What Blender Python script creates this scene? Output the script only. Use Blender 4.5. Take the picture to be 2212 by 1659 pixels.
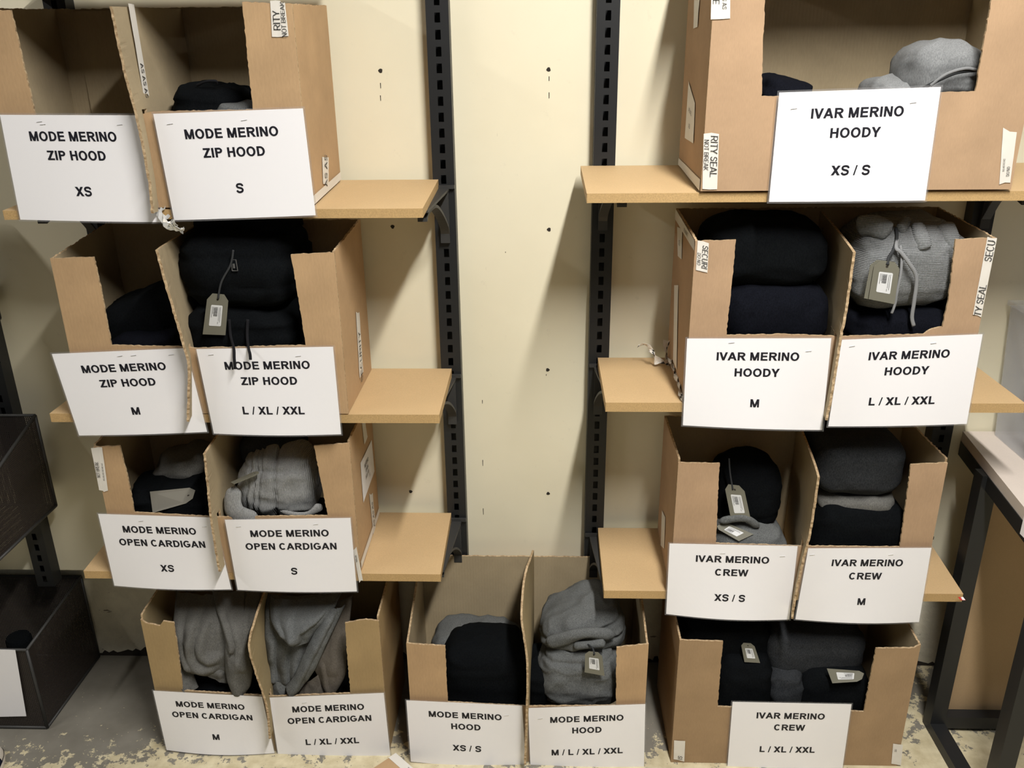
import bpy, bmesh, math, random
from mathutils import Vector, Matrix, noise

S = bpy.context.scene
COL = S.collection
for o in list(bpy.data.objects):
    bpy.data.objects.remove(o)

# ------------------------------------------------------------------ camera
H = 1.775
F, CX, CY = 1858.7, 1106.0, 829.5
PITCH, YAW, ROLL = math.radians(21.5), math.radians(2.09), math.radians(-0.674)
Rw = Matrix.Rotation(YAW, 3, 'Z') @ Matrix.Rotation(-PITCH, 3, 'X')
_r, _f, _u = Rw @ Vector((1, 0, 0)), Rw @ Vector((0, 1, 0)), Rw @ Vector((0, 0, 1))
cr, sr = math.cos(ROLL), math.sin(ROLL)
RIGHT, UP, FWD = cr * _r + sr * _u, -sr * _r + cr * _u, _f
cam = bpy.data.cameras.new('camera')
cam.sensor_width = 36.0
cam.sensor_fit = 'HORIZONTAL'
cam.lens = 36.0 * F / 2212.0
cam.clip_start = 0.05
co = bpy.data.objects.new('camera', cam)
COL.objects.link(co)
m3 = Matrix((RIGHT, UP, -FWD)).transposed()
co.matrix_world = Matrix.Translation((0, 0, H)) @ m3.to_4x4()
S.camera = co


def ray(u, v):
    return RIGHT * ((u - CX) / F) - UP * ((v - CY) / F) + FWD


def P(u, v, Y=None, Z=None, X=None):
    """the place in the room seen at photo position u, v, at a known depth, height or side"""
    d = ray(u, v)
    t = Y / d.y if Y is not None else ((Z - H) / d.z if Z is not None else X / d.x)
    return Vector((0, 0, H)) + d * t


# ------------------------------------------------------------------ world, lamps, exposure
S.view_settings.view_transform = 'Standard'
S.view_settings.look = 'None'
S.view_settings.gamma = 1.0
S.view_settings.use_curve_mapping = False
S.view_settings.exposure = 0.0
W = bpy.data.worlds.new('world')
S.world = W
W.use_nodes = True
W.node_tree.nodes['Background'].inputs[0].default_value = (0.93, 0.97, 1.0, 1)
W.node_tree.nodes['Background'].inputs[1].default_value = 0.045


def tube_lamp(x, y, power, z=3.0, length=1.3):
    l = bpy.data.lights.new('ceiling_tube', 'AREA')
    l.shape = 'RECTANGLE'
    l.size, l.size_y = 0.09, length
    l.energy = power
    l.color = (1.0, 0.965, 0.915)
    o = bpy.data.objects.new('ceiling_tube', l)
    o.location = (x, y, z)
    COL.objects.link(o)


tube_lamp(0.5, 0.39, 108)
tube_lamp(-2.6, 0.4, 30)
tube_lamp(3.6, 0.4, 18)
tube_lamp(0.5, -3.2, 5)


# ------------------------------------------------------------------ materials
def mat(name, rough=0.8, spec=0.3):
    m = bpy.data.materials.new(name)
    m.use_nodes = True
    b = m.node_tree.nodes['Principled BSDF']
    b.inputs['Roughness'].default_value = rough
    b.inputs['Specular IOR Level'].default_value = spec
    return m, m.node_tree, b


def N(t, kind, **kw):
    n = t.nodes.new(kind)
    for k, v in kw.items():
        if k in n.inputs:
            n.inputs[k].default_value = v
        else:
            setattr(n, k, v)
    return n


def mapped(t, scale=(1, 1, 1), coord='Object'):
    tc = N(t, 'ShaderNodeTexCoord')
    mp = N(t, 'ShaderNodeMapping')
    mp.inputs['Scale'].default_value = scale
    t.links.new(tc.outputs[coord], mp.inputs[0])
    return mp.outputs[0]


def ramp(t, fac, stops):
    r = N(t, 'ShaderNodeValToRGB')
    e = r.color_ramp.elements
    while len(e) < len(stops):
        e.new(0.5)
    for i, (p, c) in enumerate(stops):
        e[i].position = p
        e[i].color = (*c, 1) if len(c) == 3 else c
    t.links.new(fac, r.inputs[0])
    return r.outputs[0]


def noise_tex(t, vec, scale, detail=4, rough=0.55):
    n = N(t, 'ShaderNodeTexNoise', Scale=scale, Detail=detail, Roughness=rough)
    t.links.new(vec, n.inputs['Vector'])
    return n.outputs['Fac']


def bump(t, b, h, strength, dist=0.002):
    n = N(t, 'ShaderNodeBump', Strength=strength, Distance=dist)
    t.links.new(h, n.inputs['Height'])
    t.links.new(n.outputs[0], b.inputs['Normal'])


def plain(name, c, rough=0.6, spec=0.3, metal=0.0):
    m, t, b = mat(name, rough, spec)
    b.inputs['Base Color'].default_value = (*c, 1)
    b.inputs['Metallic'].default_value = metal
    return m


def mixcol(t, fac, a, b_):
    n = N(t, 'ShaderNodeMix', data_type='RGBA')
    for s, val in ((n.inputs[0], fac), (n.inputs[6], a), (n.inputs[7], b_)):
        if hasattr(val, 'links') or hasattr(val, 'is_linked'):
            t.links.new(val, s)
        else:
            s.default_value = val if isinstance(val, float) else (*val, 1)
    return n.outputs[2]


def cardboard(name, c, ribs=0.05):
    m, t, b = mat(name, 0.85, 0.15)
    v = mapped(t)
    n1 = noise_tex(t, v, 9, 3)
    n2 = noise_tex(t, mapped(t, (700, 700, 90)), 1.0, 2)
    lo, hi = tuple(x * 0.88 for x in c), tuple(min(1, x * 1.1) for x in c)
    base = ramp(t, n1, [(0.3, lo), (0.7, hi)])
    col = mixcol(t, 0.25, base, ramp(t, n2, [(0.35, tuple(x * 0.8 for x in c)), (0.65, hi)]))
    t.links.new(col, b.inputs['Base Color'])
    w = N(t, 'ShaderNodeTexWave', Scale=40.0, Distortion=0.6, wave_type='BANDS', bands_direction='X')
    t.links.new(v, w.inputs['Vector'])
    bump(t, b, w.outputs['Fac'], ribs, 0.0015)
    return m


def edge_mat():
    m, t, b = mat('corrugated_edge', 0.9, 0.1)
    n = noise_tex(t, mapped(t), 160, 2)
    t.links.new(ramp(t, n, [(0.3, (0.27, 0.18, 0.10)), (0.62, (0.52, 0.39, 0.24))]), b.inputs['Base Color'])
    return m


def mdf(name, c, speck):
    m, t, b = mat(name, 0.6, 0.3)
    n = noise_tex(t, mapped(t), 380, 3)
    n2 = noise_tex(t, mapped(t), 7, 3)
    a = ramp(t, n, [(0.3, tuple(x * (1 - speck) for x in c)), (0.7, tuple(min(1, x * (1 + speck)) for x in c))])
    t.links.new(mixcol(t, ramp(t, n2, [(0.35, (0, 0, 0)), (0.75, (0.35, 0.35, 0.35))]), a, tuple(x * 0.82 for x in c)), b.inputs['Base Color'])
    return m


def knit(name, lo, hi, rib=0.0, scale=520, ribdir='X'):
    m, t, b = mat(name, 0.95, 0.05)
    v = mapped(t, (1, 1, 0.35))
    n = noise_tex(t, v, scale, 3, 0.7)
    n2 = noise_tex(t, mapped(t), 40, 3)
    c = ramp(t, n, [(0.36, lo), (0.64, hi)])
    c = mixcol(t, ramp(t, n2, [(0.35, (0, 0, 0)), (0.7, (0.35, 0.35, 0.35))]), c, lo)
    t.links.new(c, b.inputs['Base Color'])
    if rib:
        w = N(t, 'ShaderNodeTexWave', Scale=95.0, Distortion=1.2, wave_type='BANDS', bands_direction=ribdir)
        t.links.new(mapped(t), w.inputs['Vector'])
        bump(t, b, w.outputs['Fac'], rib, 0.002)
    else:
        bump(t, b, n, 0.25, 0.0012)
    return m


def wall_mat():
    m, t, b = mat('cream_painted_board', 0.45, 0.3)
    v = mapped(t)
    n1 = noise_tex(t, v, 2.2, 4)
    n2 = noise_tex(t, v, 24, 4, 0.7)
    n3 = noise_tex(t, mapped(t, (60, 60, 18)), 1.0, 2)
    c = ramp(t, n1, [(0.3, (0.73, 0.68, 0.51)), (0.7, (0.80, 0.75, 0.58))])
    c = mixcol(t, ramp(t, n2, [(0.66, (0, 0, 0)), (0.8, (0.3, 0.3, 0.3))]), c, (0.50, 0.46, 0.36))
    c = mixcol(t, ramp(t, n3, [(0.75, (0, 0, 0)), (0.80, (0.5, 0.5, 0.5))]), c, (0.45, 0.42, 0.34))
    t.links.new(c, b.inputs['Base Color'])
    bump(t, b, n2, 0.05, 0.002)
    return m


def brick_mat():
    m, t, b = mat('cream_painted_brick', 0.7, 0.2)
    v = mapped(t)
    n = noise_tex(t, v, 14, 5, 0.7)
    n2 = noise_tex(t, mapped(t, (14, 14, 40)), 1, 4, 0.7)
    c = ramp(t, n, [(0.3, (0.62, 0.58, 0.46)), (0.65, (0.76, 0.71, 0.56))])
    c = mixcol(t, ramp(t, n2, [(0.66, (0, 0, 0)), (0.72, (0.9, 0.9, 0.9))]), c, (0.12, 0.09, 0.07))
    t.links.new(c, b.inputs['Base Color'])
    bump(t, b, n, 0.5, 0.01)
    return m


def floor_mat():
    m, t, b = mat('worn_grey_floor_paint', 0.5, 0.35)
    v = mapped(t)
    n = noise_tex(t, v, 26, 6, 0.72)
    big = noise_tex(t, v, 3.2, 3)
    sep = N(t, 'ShaderNodeSeparateXYZ')
    t.links.new(v, sep.inputs[0])
    # the paint is worn off where people walk, towards the front and the right
    wy = N(t, 'ShaderNodeMapRange', clamp=True)
    wy.inputs[1].default_value, wy.inputs[2].default_value = 1.95, 1.70
    wy.inputs[3].default_value, wy.inputs[4].default_value = -0.11, 0.20
    t.links.new(sep.outputs[1], wy.inputs[0])
    wx = N(t, 'ShaderNodeMapRange', clamp=True)
    wx.inputs[1].default_value, wx.inputs[2].default_value = 0.5, 1.1
    wx.inputs[3].default_value, wx.inputs[4].default_value = 0.0, 0.16
    t.links.new(sep.outputs[0], wx.inputs[0])
    wl = N(t, 'ShaderNodeMapRange', clamp=True)
    wl.inputs[1].default_value, wl.inputs[2].default_value = -1.05, -1.35
    wl.inputs[3].default_value, wl.inputs[4].default_value = 0.0, -0.09
    t.links.new(sep.outputs[0], wl.inputs[0])

    def add(a, c):
        q = N(t, 'ShaderNodeMath', operation='ADD')
        t.links.new(a, q.inputs[0])
        t.links.new(c, q.inputs[1])
        return q.outputs[0]
    bm = N(t, 'ShaderNodeMath', operation='MULTIPLY_ADD')
    t.links.new(big, bm.inputs[0])
    bm.inputs[1].default_value, bm.inputs[2].default_value = 0.35, -0.175
    tot = add(add(add(add(n, wy.outputs[0]), wx.outputs[0]), wl.outputs[0]), bm.outputs[0])
    mask = ramp(t, tot, [(0.565, (0, 0, 0)), (0.585, (1, 1, 1))])
    chip = ramp(t, noise_tex(t, mapped(t, (1, 1.6, 1)), 75, 2, 0.6), [(0.715, (0, 0, 0)), (0.73, (1, 1, 1))])
    mx = N(t, 'ShaderNodeMix', data_type='RGBA', blend_type='LIGHTEN')
    mx.inputs[0].default_value = 1.0
    t.links.new(mask, mx.inputs[6])
    t.links.new(chip, mx.inputs[7])
    mask = mx.outputs[2]
    grey = ramp(t, noise_tex(t, v, 8, 4), [(0.3, (0.17, 0.158, 0.13)), (0.7, (0.24, 0.225, 0.19))])
    crm = ramp(t, noise_tex(t, v, 30, 4), [(0.3, (0.50, 0.43, 0.27)), (0.7, (0.68, 0.61, 0.42))])
    t.links.new(mixcol(t, mask, grey, crm), b.inputs['Base Color'])
    bump(t, b, n, 0.15, 0.002)
    return m


def mesh_mat():
    """black wire mesh with real see-through holes"""
    m, t, b = mat('black_wire_mesh', 0.5, 0.4)
    b.inputs['Base Color'].default_value = (0.030, 0.024, 0.021, 1)
    uv = N(t, 'ShaderNodeUVMap')
    sep = N(t, 'ShaderNodeSeparateXYZ')
    t.links.new(uv.outputs[0], sep.inputs[0])
    outs = []
    for i, k in ((0, 200.0), (1, 200.0)):
        mu = N(t, 'ShaderNodeMath', operation='MULTIPLY')
        mu.inputs[1].default_value = k
        t.links.new(sep.outputs[i], mu.inputs[0])
        fr = N(t, 'ShaderNodeMath', operation='FRACT')
        t.links.new(mu.outputs[0], fr.inputs[0])
        gt = N(t, 'ShaderNodeMath', operation='GREATER_THAN')
        gt.inputs[1].default_value = 0.58
        t.links.new(fr.outputs[0], gt.inputs[0])
        outs.append(gt.outputs[0])
    mu = N(t, 'ShaderNodeMath', operation='MULTIPLY')
    t.links.new(outs[0], mu.inputs[0])
    t.links.new(outs[1], mu.inputs[1])
    inv = N(t, 'ShaderNodeMath', operation='SUBTRACT')
    inv.inputs[0].default_value = 1.0
    t.links.new(mu.outputs[0], inv.inputs[1])
    t.links.new(inv.outputs[0], b.inputs['Alpha'])
    return m


def clear_mat(name, c, alpha, rough):
    m, t, b = mat(name, rough, 0.5)
    b.inputs['Base Color'].default_value = (*c, 1)
    b.inputs['Alpha'].default_value = alpha
    return m


CARD = cardboard('kraft_cardboard', (0.47, 0.315, 0.175))
CARDO = cardboard('kraft_cardboard_golden', (0.38, 0.27, 0.135))
CARDP = cardboard('kraft_cardboard_pinkish', (0.43, 0.29, 0.178))
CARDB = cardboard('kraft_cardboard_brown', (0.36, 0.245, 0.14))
INNER = cardboard('kraft_cardboard_inside', (0.385, 0.312, 0.20), 0.12)
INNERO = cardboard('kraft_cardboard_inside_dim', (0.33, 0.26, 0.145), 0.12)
EDGE = edge_mat()
MDF = mdf('mdf_board', (0.55, 0.385, 0.205), 0.07)
MDFE = mdf('mdf_sawn_edge', (0.48, 0.32, 0.145), 0.16)
WALL = wall_mat()
BRICK = brick_mat()
FLOOR = floor_mat()
DARK = plain('dark_hole', (0.03, 0.025, 0.02), 0.9)
BLACKM = plain('black_painted_steel', (0.014, 0.015, 0.016), 0.45, 0.4)
BLACKC = plain('black_cast_bracket', (0.035, 0.035, 0.034), 0.5, 0.4)
PAPER = plain('white_paper', (0.87, 0.865, 0.89), 0.35, 0.3)
INK = plain('black_ink', (0.012, 0.012, 0.018), 0.5)
LAM = clear_mat('clear_laminate_film', (0.35, 0.35, 0.36), 0.28, 0.1)
STAPLE = plain('staple_wire', (0.75, 0.75, 0.75), 0.25, 0.5, 0.6)
TAPE = plain('white_paper_tape', (0.72, 0.69, 0.63), 0.45, 0.3)
TAPEINK = plain('tape_ink', (0.05, 0.05, 0.05), 0.6)
GREY = knit('grey_heather_knit', (0.085, 0.09, 0.09), (0.165, 0.172, 0.172))
GREYP = knit('pale_grey_knit', (0.16, 0.167, 0.17), (0.26, 0.27, 0.275))
GREYRIB = knit('grey_ribbed_knit', (0.16, 0.168, 0.172), (0.27, 0.28, 0.285), 0.7, 520, 'Z')
GREYRIBX = knit('grey_vertical_ribbed_knit', (0.21, 0.215, 0.215), (0.34, 0.345, 0.34), 0.6, 520, 'X')
GREYB = knit('warm_grey_knit', (0.095, 0.094, 0.088), (0.165, 0.162, 0.15))
TAUPE = knit('taupe_knit', (0.095, 0.083, 0.068), (0.14, 0.124, 0.104))
CHAR = knit('charcoal_knit', (0.020, 0.022, 0.025), (0.042, 0.045, 0.049))
BLACK = knit('black_knit', (0.003, 0.0036, 0.0043), (0.0062, 0.0075, 0.0085))
NAVY = knit('navy_knit', (0.0035, 0.004, 0.006), (0.007, 0.008, 0.0125))
TAGM = plain('olive_card', (0.155, 0.15, 0.115), 0.6)
TAGB = plain('beige_card', (0.20, 0.19, 0.16), 0.7)
CORDG = plain('grey_cord', (0.22, 0.225, 0.23), 0.9)
CORDD = plain('dark_cord', (0.03, 0.032, 0.034), 0.9)
CORDB = plain('black_cord', (0.006, 0.006, 0.008), 0.9)
STICK = plain('white_sticker', (0.62, 0.63, 0.63), 0.5)
CODE = plain('printed_code', (0.10, 0.10, 0.10), 0.7)
ZIPM = plain('zip_metal', (0.5, 0.5, 0.5), 0.3, 0.5, 0.9)
MESHM = mesh_mat()
TTOP = mdf('pale_laminate', (0.62, 0.55, 0.49), 0.03)
BOARD = mdf('brown_hardboard', (0.40, 0.28, 0.16), 0.04)
PLAST = clear_mat('frosted_plastic', (0.75, 0.77, 0.80), 0.3, 0.25)
BLUE = plain('blue_plastic', (0.035, 0.05, 0.20), 0.35, 0.5)
SILVER = plain('silvery_film', (0.62, 0.62, 0.60), 0.22, 0.5, 0.35)
REDM = plain('red_sticker', (0.55, 0.05, 0.04), 0.5)
DENIM = knit('dark_blue_cloth', (0.012, 0.014, 0.028), (0.03, 0.035, 0.06))
SHOEW = plain('cream_rubber', (0.72, 0.66, 0.58), 0.5)


# ------------------------------------------------------------------ mesh helpers
class MB:
    def __init__(self):
        self.v, self.f, self.m, self.uv = [], [], [], {}

    def add(self, verts, faces, mi=0):
        k = len(self.v)
        self.v += [Vector(p) for p in verts]
        for f in faces:
            self.f.append([i + k for i in f])
            self.m.append(mi)
        return k

    def box(self, lo, hi, mi=0, M=None):
        x0, y0, z0 = lo
        x1, y1, z1 = hi
        vs = [Vector(p) for p in ((x0, y0, z0), (x1, y0, z0), (x1, y1, z0), (x0, y1, z0), (x0, y0, z1), (x1, y0, z1), (x1, y1, z1), (x0, y1, z1))]
        if M is not None:
            vs = [M @ p for p in vs]
        self.add(vs, [(0, 3, 2, 1), (4, 5, 6, 7), (0, 1, 5, 4), (1, 2, 6, 5), (2, 3, 7, 6), (3, 0, 4, 7)], mi)

    def bar(self, a, b, w, h, mi=0):
        a, b = Vector(a), Vector(b)
        d = (b - a)
        L = d.length
        q = d.to_track_quat('Z', 'Y').to_matrix().to_4x4()
        self.box((-w / 2, -h / 2, 0), (w / 2, h / 2, L), mi, Matrix.Translation(a) @ q)

    def tube(self, pts, r, n=8, mi=0, flat=1.0, taper=None):
        pts = [Vector(p) for p in pts]
        k = len(self.v)
        ref = Vector((0, 1, 0))
        for i, p in enumerate(pts):
            t = (pts[min(i + 1, len(pts) - 1)] - pts[max(i - 1, 0)]).normalized()
            a = t.cross(ref)
            if a.length < 1e-4:
                a = t.cross(Vector((1, 0, 0)))
            a.normalize()
            b = a.cross(t)
            rr = r * (taper[i] if taper else 1)
            for j in range(n):
                an = 2 * math.pi * j / n
                self.v.append(p + a * (math.cos(an) * rr) + b * (math.sin(an) * rr * flat))
        for i in range(len(pts) - 1):
            for j in range(n):
                self.f.append([k + i * n + j, k + i * n + (j + 1) % n, k + (i + 1) * n + (j + 1) % n, k + (i + 1) * n + j])
                self.m.append(mi)
        self.f.append([k + j for j in range(n)][::-1])
        self.m.append(mi)
        self.f.append([k + (len(pts) - 1) * n + j for j in range(n)])
        self.m.append(mi)

    def grid(self, fn, nu, nv, mi=0, close_u=False):
        k = len(self.v)
        for i in range(nv + 1):
            for j in range(nu + (0 if close_u else 1)):
                self.v.append(Vector(fn(j / nu, i / nv)))
        w = nu if close_u else nu + 1
        for i in range(nv):
            for j in range(nu):
                a, b = k + i * w + j, k + i * w + (j + 1) % w
                self.f.append([a, b, b + w, a + w])
                self.m.append(mi)

    def build(self, name, mats, parent=None, smooth=False, loc=None):
        """one mesh object; its origin goes to loc (or stays with its parent)"""
        base = parent['_base'] if parent is not None and '_base' in parent else None
        o_loc = Vector(loc) if loc is not None else (Vector(base) if base is not None else Vector((0, 0, 0)))
        me = bpy.data.meshes.new(name)
        me.from_pydata([tuple(p - o_loc) for p in self.v], [], self.f)
        if not isinstance(mats, (list, tuple)):
            mats = [mats]
        for q in mats:
            me.materials.append(q)
        me.polygons.foreach_set('material_index', self.m)
        if smooth:
            me.polygons.foreach_set('use_smooth', [True] * len(self.f))
        if self.uv:
            l = me.uv_layers.new(name='UVMap')
            for p in me.polygons:
                for li, vi in zip(p.loop_indices, p.vertices):
                    l.data[li].uv = self.uv.get(vi, (0, 0))
        me.update()
        o = bpy.data.objects.new(name, me)
        COL.objects.link(o)
        o['_base'] = list(o_loc)
        if parent is not None:
            o.parent = parent
            o.location = o_loc - Vector(parent['_base'])
        else:
            o.location = o_loc
        return o


def tag(o, label=None, cat=None, group=None, kind=None):
    for k, v in (('label', label), ('category', cat), ('group', group), ('kind', kind)):
        if v:
            o[k] = v
    return o


def thing(name, label, cat, loc, group=None):
    o = bpy.data.objects.new(name, None)
    o.empty_display_size = 0.05
    o.location = loc
    o['_base'] = list(loc)
    COL.objects.link(o)
    return tag(o, label, cat, group)


def spline(pts, n):
    """smooth run through tuples of numbers"""
    out = []
    m = len(pts) - 1
    for i in range(n + 1):
        s = i / n * m
        k = min(int(s), m - 1)
        t = s - k
        p0, p1, p2, p3 = pts[max(k - 1, 0)], pts[k], pts[k + 1], pts[min(k + 2, m)]
        out.append(tuple(0.5 * (2 * b + (c - a) * t + (2 * a - 5 * b + 4 * c - d) * t * t + (-a + 3 * b - 3 * c + d) * t ** 3)
                         for a, b, c, d in zip(p0, p1, p2, p3)))
    return out


# ------------------------------------------------------------------ lettering
ADV = dict(zip('ABCDEFGHIJKLMNOPQRSTUVWXYZ', (722, 722, 722, 722, 667, 611, 778, 722, 278, 556, 722, 611, 833, 722, 778, 667, 778, 722, 667, 611, 722, 667, 944, 667, 667, 611)))
ADV[' '] = 278
ADV['/'] = 278
CAP = 716.0


def glyph(ch, t=166, h=134, serif=0):
    """pieces (polygons) of one capital, in thousandths of an em"""
    w = ADV.get(ch, 600)
    out = []
    L, R = 66, w - 52

    def rect(a, b, c, d):
        out.append([(a, b), (c, b), (c, d), (a, d)])

    def stem(x, y0=0, y1=CAP, ww=None):
        ww = ww or t
        rect(x, y0, x + ww, y1)
        if serif:
            for y in ((y0, y0 + 32), (y1 - 32, y1)):
                if y0 in (0,) or y1 in (CAP,):
                    rect(x - serif, y[0], x + ww + serif, y[1])

    def dia(x0, y0, x1, y1, ww):
        out.append([(x0, y0), (x0 + ww, y0), (x1 + ww, y1), (x1, y1)])

    def arc(cx, cy, rx, ry, a0, a1, tx, ty, n=20):
        o_, i_ = [], []
        for k in range(n + 1):
            a = math.radians(a0 + (a1 - a0) * k / n)
            o_.append((cx + rx * math.cos(a), cy + ry * math.sin(a)))
            i_.append((cx + (rx - tx) * math.cos(a), cy + (ry - ty) * math.sin(a)))
        for k in range(n):
            out.append([o_[k], o_[k + 1], i_[k + 1], i_[k]])
    if ch == 'I':
        stem(L)
    elif ch == 'L':
        stem(L + 8)
        rect(L + 8, 0, R + 14, h)
    elif ch in 'EF':
        stem(L + 6)
        rect(L + 6, CAP - h, R - 2, CAP)
        rect(L + 6, 300, R - 30, 300 + h)
        if ch == 'E':
            rect(L + 6, 0, R + 6, h)
    elif ch == 'H':
        stem(L + 6)
        stem(R - t - 10)
        rect(L + 6, 305, R - 10, 305 + h)
    elif ch == 'T':
        stem(w / 2 - t / 2)
        rect(20, CAP - h, w - 20, CAP)
    elif ch == 'M':
        stem(L + 4, ww=t * 0.92)
        stem(R - t * 0.92 - 6, ww=t * 0.92)
        dia(w / 2 - t * 0.46, 0, L + 4, CAP, t * 1.1)
        dia(w / 2 - t * 0.54, 0, R - 6 - t * 1.1, CAP, t * 1.1)
    elif ch == 'N':
        stem(L + 6, ww=t * 0.95)
        stem(R - t * 0.95 - 8, ww=t * 0.95)
        dia(R - 8 - t * 1.08, 0, L + 6, CAP, t * 1.08)
    elif ch == 'Z':
        rect(30, CAP - h, w - 30, CAP)
        rect(14, 0, w - 20, h)
        dia(18, h * 0.6, w - 34 - t * 1.25, CAP - h * 0.6, t * 1.25)
    elif ch == 'X':
        dia(2, 0, w - 4 - t * 1.2, CAP, t * 1.2)
        dia(w - 2 - t * 1.2, 0, 4, CAP, t * 1.2)
    elif ch == 'V':
        dia(w / 2 - t * 0.52, 0, 0, CAP, t * 1.06)
        dia(w / 2 - t * 0.54, 0, w - t * 1.06, CAP, t * 1.06)
    elif ch == 'W':
        a = t * 0.98
        for x0, x1 in ((190, 4), (190, w / 2 - a / 2), (w - 190 - a, w / 2 - a / 2), (w - 190 - a, w - 4 - a)):
            dia(x0, 0, x1, CAP, a)
    elif ch == 'A':
        dia(0, 0, w / 2 - t * 0.52, CAP, t * 1.06)
        dia(w - t * 1.06, 0, w / 2 - t * 0.54, CAP, t * 1.06)
        rect(w * 0.24, 160, w * 0.76, 160 + h)
    elif ch == 'Y':
        rect(w / 2 - t / 2, 0, w / 2 + t / 2, 320)
        dia(w / 2 - t * 0.55, 280, 0, CAP, t * 1.12)
        dia(w / 2 - t * 0.55, 280, w - t * 1.12, CAP, t * 1.12)
    elif ch == 'K':
        stem(L + 4)
        dia(R - t * 1.15 + 20, 0, L + t, 360, t * 1.2)
        dia(L + t * 0.6, 240, R - t * 1.2 + 6, CAP, t * 1.2)
    elif ch == '/':
        dia(0, -12, w - t * 0.62, CAP + 12, t * 0.62)
    elif ch in 'OQ':
        arc(w / 2, CAP / 2, w / 2 - 42, CAP / 2 + 12, 0, 360, t, h, 36)
    elif ch in 'CG':
        rx = w / 2 - 44
        arc(w / 2 + 2, CAP / 2, rx, CAP / 2 + 12, 42, 318 if ch == 'C' else 330, t, h, 30)
        if ch == 'G':
            rect(w * 0.52, 264, w - 62, 264 + h)
            rect(w - 62 - t * 0.9, 110, w - 62, 264 + h)
    elif ch == 'D':
        stem(L + 6)
        rect(L + 6, CAP - h, w * 0.46, CAP)
        rect(L + 6, 0, w * 0.46, h)
        arc(w * 0.46, CAP / 2, w * 0.54 - 42, CAP / 2, -90, 90, t, h, 24)
    elif ch in 'PRB':
        stem(L + 6)
        c, r = 505, 211
        xr = w * 0.55
        rect(L + 6, CAP - h, xr, CAP)
        rect(L + 6, c - r, xr, c - r + h)
        arc(xr, c, w * 0.45 - 44, r, -90, 90, t, h, 18)
        if ch == 'R':
            dia(w - t * 1.2 - 2, 0, w * 0.44, 310, t * 1.2)
        if ch == 'B':
            rect(L + 6, 0, xr, h)
            arc(xr, 208, w * 0.45 - 36, 208, -90, 90, t, h, 18)
    elif ch == 'U':
        stem(L + 6, 250)
        stem(R - t - 10, 250)
        arc(w / 2 - 1, 260, w / 2 - 1 - L - 6, 272, 180, 360, t, h, 20)
    elif ch == 'J':
        stem(R - t, 220)
        arc(R - t / 2 - 130, 220, 130 + t / 2, 232, 180, 360, t, h, 14)
    elif ch == 'S':
        pts = spline([(575, 520), (545, 615), (440, 664), (330, 668), (205, 640), (140, 540), (175, 440), (300, 392), (420, 362),
                      (525, 310), (556, 205), (500, 105), (370, 56), (300, 52), (175, 88), (118, 195)], 44)
        ww = (t + h) / 2 * 0.98
        for k in range(len(pts) - 1):
            a, b = Vector(pts[k]), Vector(pts[k + 1])
            d = (b - a).normalized()
            n_ = Vector((-d.y, d.x)) * ww / 2
            e = d * 6
            out.append([tuple(a - e - n_), tuple(b + e - n_), tuple(b + e + n_), tuple(a - e + n_)])
    return out


def text_polys(s, **kw):
    x, out = 0.0, []
    for ch in s:
        for p in glyph(ch, **kw):
            out.append([(a + x, b) for a, b in p])
        x += ADV.get(ch, 600)
    return out, x


def put_text(mb, s, cx, cy, cap, place, mi=0, cut=8, xs=1.0, **kw):
    """lays the line s, centred at cx, cy in the surface's own metres, on place(x, y)"""
    polys, w = text_polys(s, **kw)
    k = cap / CAP
    for p in polys:
        pts = [(cx + (a - w / 2) * k * xs, cy + (b - CAP / 2) * k) for a, b in p]
        vs = [place(a, b) for a, b in pts]
        mb.add(vs, [tuple(range(len(vs)))], mi)


# ------------------------------------------------------------------ the room
FLOORO = MB()
FLOORO.add([(-3, -1, 0), (3, -1, 0), (3, 2.3, 0), (-3, 2.3, 0)], [(0, 1, 2, 3)])
tag(FLOORO.build('floor', FLOOR), 'worn grey painted floor with cream patches', kind='structure')

WY = 2.10
w = MB()
w.box((-3, WY, 0.36), (3, WY + 0.018, 2.75))
holes = [(822, 153), (1185, 150), (1186, 496), (848, 490), (1183, 799), (1184, 1066), (887, 1062)]
for u, v in holes:                       # old screw holes and the splits in the paint below them
    c = P(u, v, Y=WY - 0.0006)
    rr = 0.0048
    w.add([c + Vector((rr * math.cos(a) * (1 + .2 * math.sin(3 * a + u)), 0, rr * math.sin(a))) for a in [i * math.pi / 7 for i in range(14)]], [tuple(range(14))], 1)
for u, v, l in [(822, 185, .012), (822, 212, .012), (1186, 170, .010), (1186, 206, .013), (1042, 868, .010), (1043, 1000, .018), (1044, 1105, .02), (1092, 545, .003), (1180, 810, .004)]:
    c = P(u, v, Y=WY - 0.0006)
    w.add([c + Vector((-.0007, 0, -l / 2)), c + Vector((.0007, 0, -l / 2)), c + Vector((.0009, 0, l / 2)), c + Vector((-.0009, 0, l / 2))], [(0, 1, 2, 3)], 1)
tag(w.build('wall_back', [WALL, DARK]), kind='structure')
w = MB()
w.box((-3, 2.17, 0), (3, 2.26, 0.40))
rnd = random.Random(5)
x, hts = -2.2, []
while x < 2.2:                           # flaking paint and grime along the foot of the wall
    hts.append((x, 0.003 + 0.020 * rnd.random() ** 2 + 0.012 * max(0, math.sin(x * 9))))
    x += 0.004 + 0.012 * rnd.random()
for (xa, ha), (xb, hb) in zip(hts, hts[1:]):
    w.add([(xa, 2.166, 0), (xb, 2.166, 0), (xb, 2.1685, hb), (xa, 2.1685, ha), (xa, 2.171, 0), (xb, 2.171, 0), (xb, 2.171, hb), (xa, 2.171, ha)],
          [(0, 1, 2, 3), (3, 2, 6, 7)], 1)
tag(w.build('wall_lower', [BRICK, DARK]), kind='structure')

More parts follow.
